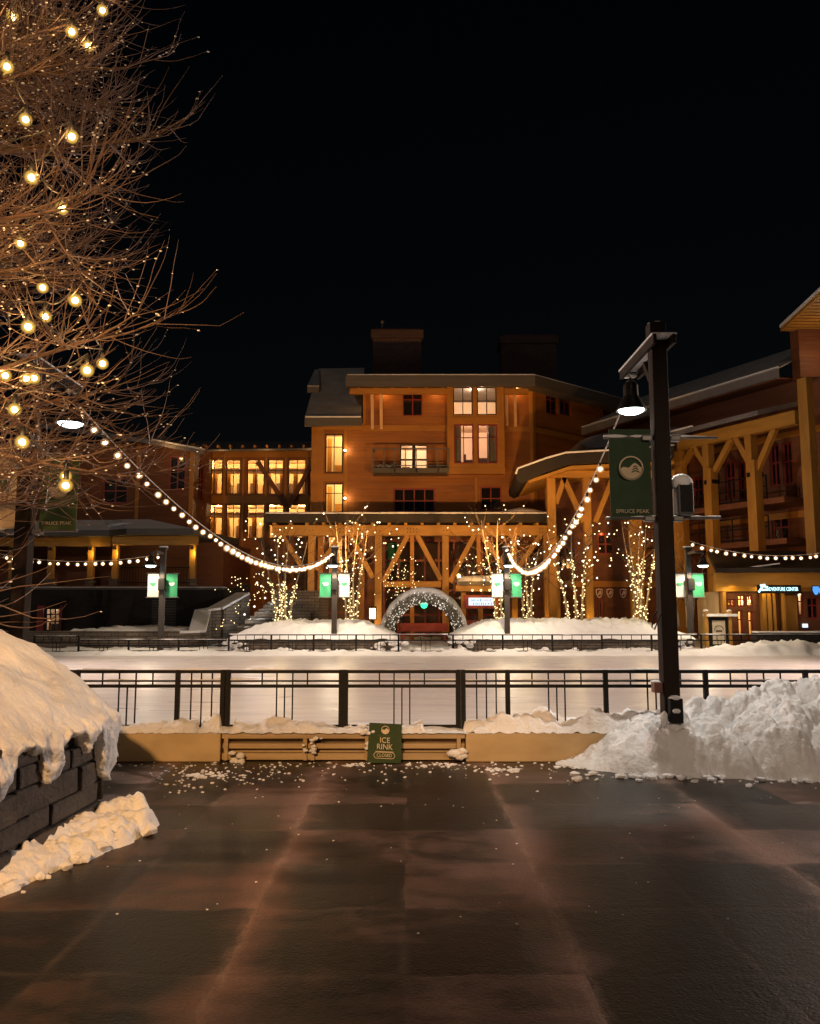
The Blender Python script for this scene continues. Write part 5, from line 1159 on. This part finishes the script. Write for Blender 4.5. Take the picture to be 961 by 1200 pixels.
for (xa, ya), (xb, yb) in (((660, 559), (684, 612)), ((718, 560), (697, 612)), ((662, 558), (651, 590))): mb = MB(); mb.bar(F6.pt(F6.hit(xa, ya)[0], F6.hit(xa, ya)[1]), F6.pt(F6.hit(xb, yb)[0], F6.hit(xb, yb)[1]), .24, .22, (0, 1, 0)); mb.build('brace', M['timber'], cn)
F7 = Fr((0, 43.2), (1, 0)); opsr = [F7.rect(699, 700, 707, 746), F7.rect(650, 640, 676, 668), F7.rect(700, 625, 720, 650)]
opsr[0] = (opsr[0][0], opsr[0][1], .05, opsr[0][3])
wall(cn, F7, F7.hit(640, 640)[0], F7.hit(846, 640)[0], 0, F7.hit(700, 560)[1], opsr, M['siding_dim']); 
for r in opsr: window(cn, F7, r, (.5,), (.5,), 'redframe', 'dark_pane', .1, .08, name='window' if r[2] > .5 else 'door')
fpart(cn, 'trim_band', 'trim', F7, (F7.hit(640, 685)[0], F7.hit(830, 685)[0], F7.hit(700, 688)[1], F7.hit(700, 681)[1], 0, .12))
for px in (684, 741, 688): point(F6.pt(F6.hit(px, 700)[0], 1.0, .8), 13, (1, .6, .14), .06, 'uplight', cn)
for px, lb in ((702.5, 'heart shaped shield plaque first from the arch on the dark entrance wall'), (715, 'shield plaque in the middle of three on the dark entrance wall'), (730.5, 'shield plaque farthest from the arch on the dark entrance wall')):
    p = F7.pt(F7.hit(px, 695, .15)[0], F7.hit(px, 695, .15)[1], .13); e = thing('shield_plaque', lb, 'plaque', p, 'shield plaques by the entrance'); q = lambda k, o=0: [p + V((a * k, o, b * k)) for a, b in [(-.17, .2), (0, .24), (.17, .2), (.17, -.02), (.1, -.18), (0, -.26), (-.1, -.18), (-.17, -.02)]]
    mb = MB(); mb.prism(q(1), (0, .05, 0)); mb.build('board', M['white_plaque'], e); mb = MB(); mb.prism(q(.8, -.012), (0, .01, 0)); mb.build('field', M['redframe'], e); mb = MB(); mb.bar(p + V((-.08, -.02, -.1)), p + V((.06, -.02, .12)), .05, .01, (0, 1, 0)); mb.bar(p + V((.02, -.02, -.1)), p + V((.09, -.02, .06)), .04, .01, (0, 1, 0)); mb.build('device', M['white_plaque'], e)
# map kiosk
kq = thing('map_kiosk', 'timber framed map kiosk with a cream poster behind the far railing', 'kiosk', (at(841, 760, 31.6).x, 31.6, 0)); F8 = Fr((0, 31.6), (1, 0))
for px in (828, 855.5): r = F8.rect(px - 1.6, 716, px + 1.6, 765); fpart(kq, 'post', 'timber', F8, (r[0], r[1], .03, r[3], -.1, .1)); mb = MB(); mb.ico(F8.pt((r[0] + r[1]) / 2, r[3], 0), .1, 2, .1, (1, 1, .6)); mb.build('post_snow', M['snow'], kq, smooth=True)
r = F8.rect(830.5, 723, 853, 759); fpart(kq, 'case', 'metal', F8, (r[0], r[1], max(.05, r[2]), r[3], -.12, .05)); r2 = F8.rect(834.5, 727, 849.5, 755); fpart(kq, 'poster', 'poster', F8, (r2[0], r2[1], r2[2], r2[3], .052, .06)); fpart(kq, 'roof_snow', 'snow', F8, (r[0] - .1, r[1] + .35, r[3] + .02, r[3] + .12, -.3, .2)); fpart(kq, 'crossbar', 'timber_h', F8, (r[0] - .05, r[1] + .3, r[3], r[3] + .018, -.28, .18))
fpart(kq, 'poster_mark', 'furniture', F8, ((r2[0] + r2[1]) / 2 - .12, (r2[0] + r2[1]) / 2 + .12, (r2[2] + r2[3]) / 2 + .02, (r2[2] + r2[3]) / 2 + .08, .062, .066), ((r2[0] + r2[1]) / 2 - .1, (r2[0] + r2[1]) / 2 + .1, (r2[2] + r2[3]) / 2 - .12, (r2[2] + r2[3]) / 2 - .06, .062, .066))
mb = MB(); pts = [((r2[0] + r2[1]) / 2 + .17 * math.cos(R(a)), (r2[2] + r2[3]) / 2 + .08 + .17 * math.sin(R(a))) for a in range(0, 181, 15)]
for a, b in zip(pts, pts[1:]): mb.bar(F8.pt(a[0], a[1], .066), F8.pt(b[0], b[1], .066), .025, .006, (0, 1, 0))
mb.build('poster_arc', M['furniture'], kq)

# ================================================================== FAR PLANTERS, FENCES, ARCH
def far_planter(px0, px1, label_wall, label_snow, peak, seed):
    x0, x1 = at(px0, 760, 31).x, at(px1, 760, 31).x; t = thing('snow_planter', label_wall, 'planter', ((x0 + x1) / 2, 32.6, 0)); 
    mb = MB(); mb.box(((x0 + x1) / 2, 30.8 + .15, .26), (x1 - x0, .3, .52)); mb.box((x0 + .15, 33.0, .255), (.3, 3.8, .51)); mb.box((x1 - .15, 33.0, .255), (.3, 3.8, .51)); mb.box(((x0 + x1) / 2, 35.0, .255), (x1 - x0, .3, .51)); mb.build('stone_wall', M['stone_far'], t)
    def f(x, y):
        e = min((x - x0 + .05) / 1.5, (x1 + .05 - x) / 1.5, (y - 30.72) / 1.1, (35.2 - y) / .8, 1); e = max(0, e)
        return .50 + peak * e ** .75 * (1 + .16 * fbm(x * .8, y * .8, seed) + .14 * fbm(x * 3, y * 3, seed)) + .09 * e * fbm(x * 5, y * 5, seed + 2) + .05 * max(0, fbm(x * 1.7, y * 1.7, seed))
    sb = MB(); rg = random.Random(seed)
    for c_, w_, n_ in ((x1 - .35, .3, 26), (x0 + .3, .25, 20), ((x0 + x1) / 2, 2.2, 26)):
        for i in range(n_): r_ = rg.uniform(.03, .13); sb.ico((c_ + rg.gauss(0, w_), 30.62 + rg.uniform(-.03, .05), rg.uniform(.05, .5) if w_ < 1 else rg.uniform(.02, .16)), r_, 2, .15, (1.2, .7, .8))
    sb.build('snow_crust', M['snow_pile'], t, smooth=True)
    o = hfield('snow_mound', x0 - .05, x1 + .05, 30.72, 35.2, int((x1 - x0) * 14), 50, f, M['snow'], loc=((x0 + x1) / 2, 33, .5)); tag(o, label_snow, 'snow', 'planter snow mounds'); return x0, x1
far_planter(268, 466, 'stone planter between the stairs and the snowy arch', 'warm lit snow heaped on the planter between stairs and arch', .62, 3)
far_planter(531, 812, 'long stone planter from the snowy arch to the map kiosk', 'warm lit snow heaped on the long planter past the arch', .66, 8)
def far_fence(px0, px1, label, Y=30.2, zt=None, bays=None):
    a, b = at(px0, 760, Y).x, at(px1, 760, Y).x; t = thing('railing', label, 'railing', ((a + b) / 2, Y, 0), 'railings across the rink'); zt = zt or zat(744, Y); z2 = zt - .2; zl = .10
    n = max(1, round((b - a) / 1.65)); st_ = (b - a) / n
    for z in (zt, z2, zl): mb = MB(); mb.box(((a + b) / 2, Y, z), (b - a, .04, .04)); mb.build('rail', M['metal'], t)
    for i in range(n + 1): mb = MB(); mb.box((a + st_ * i, Y, zt / 2), (.06, .06, zt)); mb.build('post', M['metal'], t)
    for i in range(n):
        mb = MB()
        for k in range(1, 5): mb.box((a + st_ * (i + k / 5), Y, (zt + z2) / 2), (.022, .022, zt - z2))
        for k in (.42, .5, .58): mb.box((a + st_ * (i + k), Y, (z2 + zl) / 2), (.02, .02, z2 - zl))
        mb.build('lattice_slat', M['metal'], t)
    mb = MB(); m = int((b - a) / .1); mb.tube([(a + .1 * i, Y, zt + .02) for i in range(m)], [max(.001, .016 + .022 * fbm(i * .13, px0)) for i in range(m)], 5); mb.build('rail_snow', M['snow'], t, smooth=True)
far_fence(268, 467, 'far black railing before the planter beside the stairs'); far_fence(467, 531, 'short far black railing closing the gap before the snowy arch'); far_fence(531, 822, 'long far black railing before the planter past the arch')
far_fence(822, 1010, 'far black railing half buried in snow before the shop wing', 30.3); far_fence(40, 92, 'short far black railing at the corner nearest the bare tree', 30.0, zat(746, 30)); far_fence(92, 268, 'far black railing before the low dark wall under the pavilion', 30.4, zat(750, 30.4))
mb = MB(); a, b = at(884, 745, 31.5), at(1010, 745, 31.5); tb = thing('snowy_ledge', 'long dark ledge with a snowy top before the shop wing', 'ledge', ((a.x + b.x) / 2, 31.5, 0)); zl = zat(742, 31.5); mb.box(((a.x + b.x) / 2, 31.5, zl / 2), (b.x - a.x, .6, zl)); mb.build('ledge_wall', M['darkstone'], tb); mb = MB(); mb.box(((a.x + b.x) / 2, 31.5, zl + .04), (b.x - a.x - .02, .56, .07)); mb.build('ledge_snow', M['snow'], tb, bevel=.03)
# arch
AY = 35.8; ac = V((at(497, 745, AY).x, AY, 0)); rx, rz = (at(541, 745, AY).x - ac.x), zat(699, AY) - .25
ar = thing('lit_arch', 'snow dusted evergreen arch covered in tiny lights before the hotel door', 'arch', ac)
random.seed(17)
def arc(a): return ac + V((math.cos(a) * rx, 0, .25 + math.sin(a) * rz))
mb = MB(); mb.tube([arc(math.pi * k / 40) for k in range(41)], [.20 + .03 * math.sin(k * 2.3) for k in range(41)], 10); mb.build('garland_core', M['garland'], ar, smooth=True)
mb = MB()
for i in range(3600):
    a = math.pi * random.random(); th = random.uniform(0, 2 * math.pi); r_ = random.uniform(.16, .31); rad = V((math.cos(a), 0, math.sin(a))); p = arc(a) + (rad * math.cos(th) + V((0, 1, 0)) * math.sin(th)) * r_
    d = V((random.uniform(-1, 1), random.uniform(-1, 1), random.uniform(-1, 1))).normalized() * .06; e = d.orthogonal().normalized() * .016; mb.add([p - d - e, p - d + e, p + d + e * .3, p + d - e * .3], [(0, 1, 2, 3)])
mb.build('foliage', M['garland'], ar, fix=False)
mb = MB(); k = 60; pts = [arc(R(12) + R(156) * i / k) + V((math.cos(R(12) + R(156) * i / k), 0, math.sin(R(12) + R(156) * i / k))) * .21 for i in range(k + 1)]; mb.tube(pts, [.13 + .08 * math.sin(math.pi * i / k) + .03 * fbm(i * .3, 2) for i in range(k + 1)], 8); mb.build('snow_cap', M['snow'], ar, smooth=True)
FB1 = bulb_mesh('bulb', .019, M['fairy_w'], 1); FB2 = bulb_mesh('bulb', .023, M['fairy'], 1); FB3 = bulb_mesh('bulb', .034, M['fairy_c'], 1); FB5 = bulb_mesh('bulb', .022, M['fairy_c'], 1)
al = thing('fairy_light_string', 'cool white fairy lights wound round the evergreen arch', 'string lights', ac, 'fairy light strings')
mb = MB()
def arcb():
    a = math.pi * random.random(); th = random.uniform(math.pi * .5, math.pi * 1.75); rad = V((math.cos(a), 0, math.sin(a))); return arc(a) + (rad * math.cos(th) - V((0, 1, 0)) * abs(math.sin(th))) * .31
for i in range(95): o = bpy.data.objects.new('bulb', FB1); COL.objects.link(o); o.parent = al; o.location = arcb() - ac
for i in range(150): mb.ico(arcb(), .016, 1)
kind(mb.build('bulb_scatter', M['fairy_w'], al, smooth=True), 'stuff')
mb = MB(); mb.tube([arc(math.pi * k / 120) + V((math.cos(math.pi * k / 120) * math.cos(k), -abs(math.sin(k)), math.sin(math.pi * k / 120) * math.cos(k))) * .30 for k in range(121)], .006, 4); mb.build('wire', M['wire'], al)

# ================================================================== SMALL TREES WRAPPED IN FAIRY LIGHTS
def fairy_tree(px, Y, zb, stems, htop, spread, lab, lablight, seed, n_stem, n_crown, lightless=False, wrap=2.6, cr=1.0):
    n_crown = int(n_crown * .8); n_stem = int(n_stem * .95)
    random.seed(seed); x = at(px, 740, Y).x; base = V((x, Y, zb)); t = thing('birch_tree', lab, 'tree', base, 'slim trees across the rink')
    st_ = MB(); tw = MB(); sp = []; tips = []
    for k in range(stems):
        a = R(random.uniform(0, 360)) if stems > 1 else 0; dx = spread * 1.25 * ((k / max(1, stems - 1)) - .5) + random.uniform(-.05, .05); H = htop * random.uniform(.85, 1.0); lean = dx * random.uniform(.6, 1.3); pts = []
        for i in range(13): f = i / 12; pts.append(base + V((dx * .35 + lean * f + .06 * math.sin(f * 5 + k), .15 * math.cos(k * 2.1) * (1 + f), -.1 + H * f)))
        st_.tube(pts, [.055 * (1 - .82 * i / 12) for i in range(13)], 6); sp.append(pts)
        for i in range(4, 12):
            for _ in range(2):
                p = pts[i]; ang = random.uniform(0, 2 * math.pi); L = random.uniform(.8, 2.3) * cr * (1.15 - .4 * i / 12); d = V((math.cos(ang), math.sin(ang), random.uniform(.35, .9))).normalized(); q = [p]
                for m in range(1, 6): q.append(q[-1] + (d + V((random.uniform(-.25, .25), random.uniform(-.25, .25), .10 * m - .1))) * L / 5)
                tw.tube(q, [.014 * (1 - .16 * m) for m in range(6)], 4); tips += q[2:]
                for _2 in range(2):
                    b0 = random.choice(q[2:5]); dd = (d + V((random.uniform(-.8, .8), random.uniform(-.8, .8), random.uniform(-.2, .6)))).normalized(); e = b0 + dd * random.uniform(.2, .5); tw.tube([b0, (b0 + e) / 2 + V((0, 0, -.02)), e], [.007, .005, .003], 3); tips.append(e)
    st_.build('trunk', M['birch'], t, smooth=True); tw.build('branches', M['twig_far'], t, smooth=True)
    if lightless: return
    ls = thing('fairy_light_string', lablight, 'string lights', base, 'fairy light strings'); spots = []
    for i in range(n_stem):
        pts = sp[i % stems]; f = random.random() * (.66 if seed != 31 else .5); j = f * 12; a = pts[int(j)].lerp(pts[min(12, int(j) + 1)], j % 1); ang = i * wrap; r_ = .06 * (1 - .7 * f) + .03; spots.append((a + V((math.cos(ang) * r_, -abs(math.sin(ang)) * r_, 0)), 0))
    for i in range(n_crown): spots.append((random.choice(tips) + V((random.uniform(-.06, .06), -.02, -.05)), 1))
    random.shuffle(spots); mb = MB()
    for i, (p, c) in enumerate(spots):
        if i < 95: o = bpy.data.objects.new('bulb', (FB3 if random.random() < .4 else FB5) if c else FB2); COL.objects.link(o); o.parent = ls; o.location = p - base
        else: mb.ico(p, .026 if not c else .03, 1)
    if len(spots) > 95: kind(mb.build('bulb_scatter', M['fairy'], ls, smooth=True), 'stuff')
    mb = MB()
    for pts in sp: mb.tube([pts[int(j)].lerp(pts[min(12, int(j) + 1)], j % 1) + V((math.cos(j * 9) * .06, math.sin(j * 9) * .06, 0)) for j in [k * .1 for k in range(100)]], .006, 3)
    mb.build('wire', M['wire'], ls)
    point(base + V((0, -.55, 1.2)), 16, (1, .72, .30), .25, 'fairy_glow', ls); point(base + V((0, -.4, 2.6)), 10, (1, .72, .34), .25, 'fairy_glow', ls)
fairy_tree(331, 33.4, 1.05, 4, 3.9, 1.0, 'slim multi stemmed birch nearest the stairs, stems wrapped in fairy lights', 'warm fairy lights wound round the birch nearest the stairs', 31, 150, 70)
fairy_tree(411, 33.6, 1.05, 4, 4.4, .9, 'slim multi stemmed birch behind the far post beside the stairs', 'warm fairy lights wound round the birch behind the stair side post', 33, 120, 95, cr=1.15)
fairy_tree(586, 33.6, 1.1, 3, 4.3, .7, 'slim birch just behind the far post past the arch', 'warm fairy lights wound round the birch behind the post past the arch', 36, 130, 60)
fairy_tree(617, 34.2, 1.1, 3, 3.2, .5, 'short slim birch between the post past the arch and the tall entrance birch', 'warm fairy lights wound round the short birch past the arch', 38, 60, 34)
fairy_tree(674, 33.4, 1.1, 3, 4.3, .9, 'slim three stemmed birch before the canopy entrance with lit stems', 'warm fairy lights wound round the birch before the canopy entrance', 41, 130, 70)
fairy_tree(752, 33.2, 1.1, 5, 4.3, .8, 'bushy multi stemmed birch half hidden behind the near lamp post', 'warm fairy lights wound round the birch behind the near lamp post', 44, 170, 55, cr=.8)
fairy_tree(803, 33.0, 1.0, 3, 2.9, .8, 'unlit slim birch with pale stems beside the map kiosk', '', 47, 0, 0, True, cr=.6)
def loose_string(label, pts, n, jx, jz, mesh, seed, Y):
    random.seed(seed); P = [at(x, y, Y) for x, y in pts]; t = thing('fairy_light_string', label, 'string lights', P[0], 'fairy light strings'); L = [P[0]]
    for i in range(n):
        f = (i + .5) / n * (len(P) - 1); p = P[int(f)].lerp(P[min(len(P) - 1, int(f) + 1)], f % 1) + V((random.gauss(0, jx), random.gauss(0, .2), random.gauss(0, jz))); L.append(p); o = bpy.data.objects.new('bulb', mesh); COL.objects.link(o); o.parent = t; o.location = p - P[0]
    mb = MB(); mb.tube(L, .006, 4); mb.build('wire', M['wire'], t)
FB4 = bulb_mesh('bulb', .05, M['fairy_w'], 1)
loose_string('cool white fairy lights draped down the side of the outdoor stair', [(250, 742), (272, 724), (292, 704), (305, 690), (322, 682)], 26, .12, .12, FB2, 51, 35.2)
loose_string('fairy lights draped over the shrub at the head of the stairs', [(262, 690), (285, 676), (300, 690), (315, 672), (325, 690)], 34, .5, .35, FB2, 52, 36.5)
loose_string('fairy lights draped over the beam behind the crown of the snowy arch', [(452, 690), (458, 680), (478, 676), (475, 690), (462, 697), (490, 688)], 60, .35, .2, FB2, 53, 41.0)
loose_string('fairy lights strung before the upper shopfront glass of the hotel', [(462, 655), (470, 668), (478, 650), (476, 672), (458, 672)], 26, .25, .2, FB2, 54, 41.6)
loose_string('fairy lights dangling over the roof of the ticket hut', [(538, 662), (548, 655), (556, 672), (566, 668), (575, 655), (570, 680)], 34, .3, .3, FB2, 55, 37.9)

# ================================================================== BARE TREE WITH AMBER BULBS (near, over the planter)
random.seed(106)
tb_ = V((-4.35, 5.75, 1.35)); tt = thing('bare_tree', 'large leafless tree on the stone planter, fine upswept twigs hung with amber bulbs', 'tree', tb_)
tr = MB(); tr.tube([tb_ + V((.04 * math.sin(k), .03 * math.cos(k * 1.4), -.5 + k * .62)) for k in range(11)], [.20 * (1 - .08 * k) for k in range(11)], 12); tr.build('trunk', M['twig'], tt, smooth=True)
limbs, subs, twigs, beads = MB(), MB(), MB(), MB()
def whip(p, d, L, n, lift, wob):
    q = [p.copy()]; d = d.normalized()
    for i in range(n):
        d = (d + V((random.gauss(0, wob), random.gauss(0, wob), lift + random.gauss(0, wob)))).normalized(); q.append(q[-1] + d * (L / n))
    return q
def twig(p, d, L):
    q = whip(p, d, L, 7, .10, .085); twigs.tube(q, [.0047 * (1 - .11 * i) for i in range(8)], 3, False)
    for i in range(1, 8):
        if BR.random() < .10: beads.ico(q[i] + V((0, 0, -.005)), BR.uniform(.004, .0085), 1, 0, (1.5, 1, .8))
    return q
nl = 40; BR = random.Random(1)
for i in range(nl):
    zz = .55 + 5.1 * ((i + random.random()) / nl) ** .82; ang = R(-70 + 150 * ((i * .618 + .1) % 1)) if i % 7 != 3 else R(random.uniform(80, 285))
    f = (zz - .55) / 5.1; L = 2.26 * (1 - .42 * abs(f - .42) ** 1.2) * random.uniform(.72, 1.08)
    p = tb_ + V((0, 0, zz)); d = V((math.cos(ang), math.sin(ang), random.uniform(-.05, .35) - (.22 if f < .3 else 0)))
    q = whip(p, d, L, 10, .02, .07); limbs.tube(q, [.046 * (1 - .088 * k) for k in range(11)], 6)
    for k in range(2, 11):
        for _ in range(2):
            dd = (q[k] - q[k - 1]).normalized(); dd = (dd * .85 + V((random.gauss(0, .55), random.gauss(0, .55), random.gauss(.02, .35)))).normalized(); s = whip(q[k], dd, random.uniform(.45, .95) * (1.1 - .03 * k), 6, .04, .10)
            subs.tube(s, [.010 * (1 - .12 * m) for m in range(7)], 4)
            for m in range(1, 7):
                for _2 in range(2 if m > 3 else 1):
                    e = (s[m] - s[m - 1]).normalized(); twig(s[m], e * .8 + V((random.gauss(0, .45), random.gauss(0, .45), random.gauss(-.05, .35))), random.uniform(.28, .72))
limbs.build('limb', M['twig'], tt, smooth=True); subs.build('crown', M['twig'], tt, smooth=True, fix=False); twigs.build('twigs', M['twig'], tt, smooth=True, fix=False); kind(beads.build('ice_beads', M['ice_bead'], tt, smooth=True, fix=False), 'stuff')
BT = bulb_mesh('bulb', .021, M['bulb_tree'], 2)
spots_ = [(120, 12), (84, 37), (103, 54), (10, 90), (8, 78), (37, 208), (73, 244), (84, 160), (24, 285), (50, 337), (88, 352), (33, 383), (53, 371), (6, 440), (40, 443), (31, 444), (17, 480), (102, 434), (120, 426), (26, 518), (77, 558), (77, 569), (-25, 60), (-40, 180), (-30, 300), (-50, 400), (15, 20), (-20, 500), (-60, 120), (-70, 340), (30, 140)]
ts = thing('string_light', 'amber bulb string looped through the bare tree twigs', 'string lights', tb_, 'tree bulbs'); L = []
for i, (x, y) in enumerate(spots_):
    p = at(x, y, 4.9 + 1.3 * random.random()); L.append(p); o = bpy.data.objects.new('bulb', BT); COL.objects.link(o); o.parent = ts; o.location = p - tb_
    g = bpy.data.objects.new('glow_sphere', HALOT); COL.objects.link(g); g.parent = o
    s = bpy.data.objects.new('socket', SOCK); COL.objects.link(s); s.parent = o
    point(p + V((.0, -.07, 0)), 2.6, (1, .56, .2), .03, 'bulb_light', ts)
L2 = sorted(L, key=lambda p: -p.z); mb = MB(); pts = []
for a, b in zip(L2, L2[1:]):
    for k in range(6): f = k / 6; pts.append(a.lerp(b, f) + V((0, 0, .11 - .25 * f * (1 - f))))
mb.tube(pts, .006, 4); mb.build('cable', M['wire'], ts, smooth=True)

# ================================================================== UNSEEN SPOTS THAT LIGHT THE PLACE
# unseen warm lamps behind the camera; the first read off the warm-lit kerb
spot((-1.8, -4.2, 5.4), (-2.0, 8.2, .7), 5400, (1, .535, .215), 36, .6, .15, 'unseen_warm_lamp')
spot((4.5, -4.5, 6.0), (3.0, 9.4, .3), 1500, (1, .72, .50), 32, .6, .15, 'unseen_warm_lamp')  # added fill for the right kerb end and snow bank
# added amber spots by the far post tops, put in to light the facades
for p, tg, pw in ((FP[1], (-1.5, 46, 9.5), 2750), (FP[2], (4, 46, 9.5), 3050), (FP[3], (15, 41, 6.5), 380), (FP[3], (8, 41, 6), 420)):
    spot(p + V((0, .35, .25)), tg, pw, (1, .47, .12), 95, .7, .12, 'added_flood_spot')
# added spots outside the frame, put in to brighten the ice
for x, y in ((-15, 19), (16, 19)): spot((x, y, 6.5), (x * .35, 18, 0), 7600, (1, .74, .60), 140, .7, .2, 'added_rink_spot')
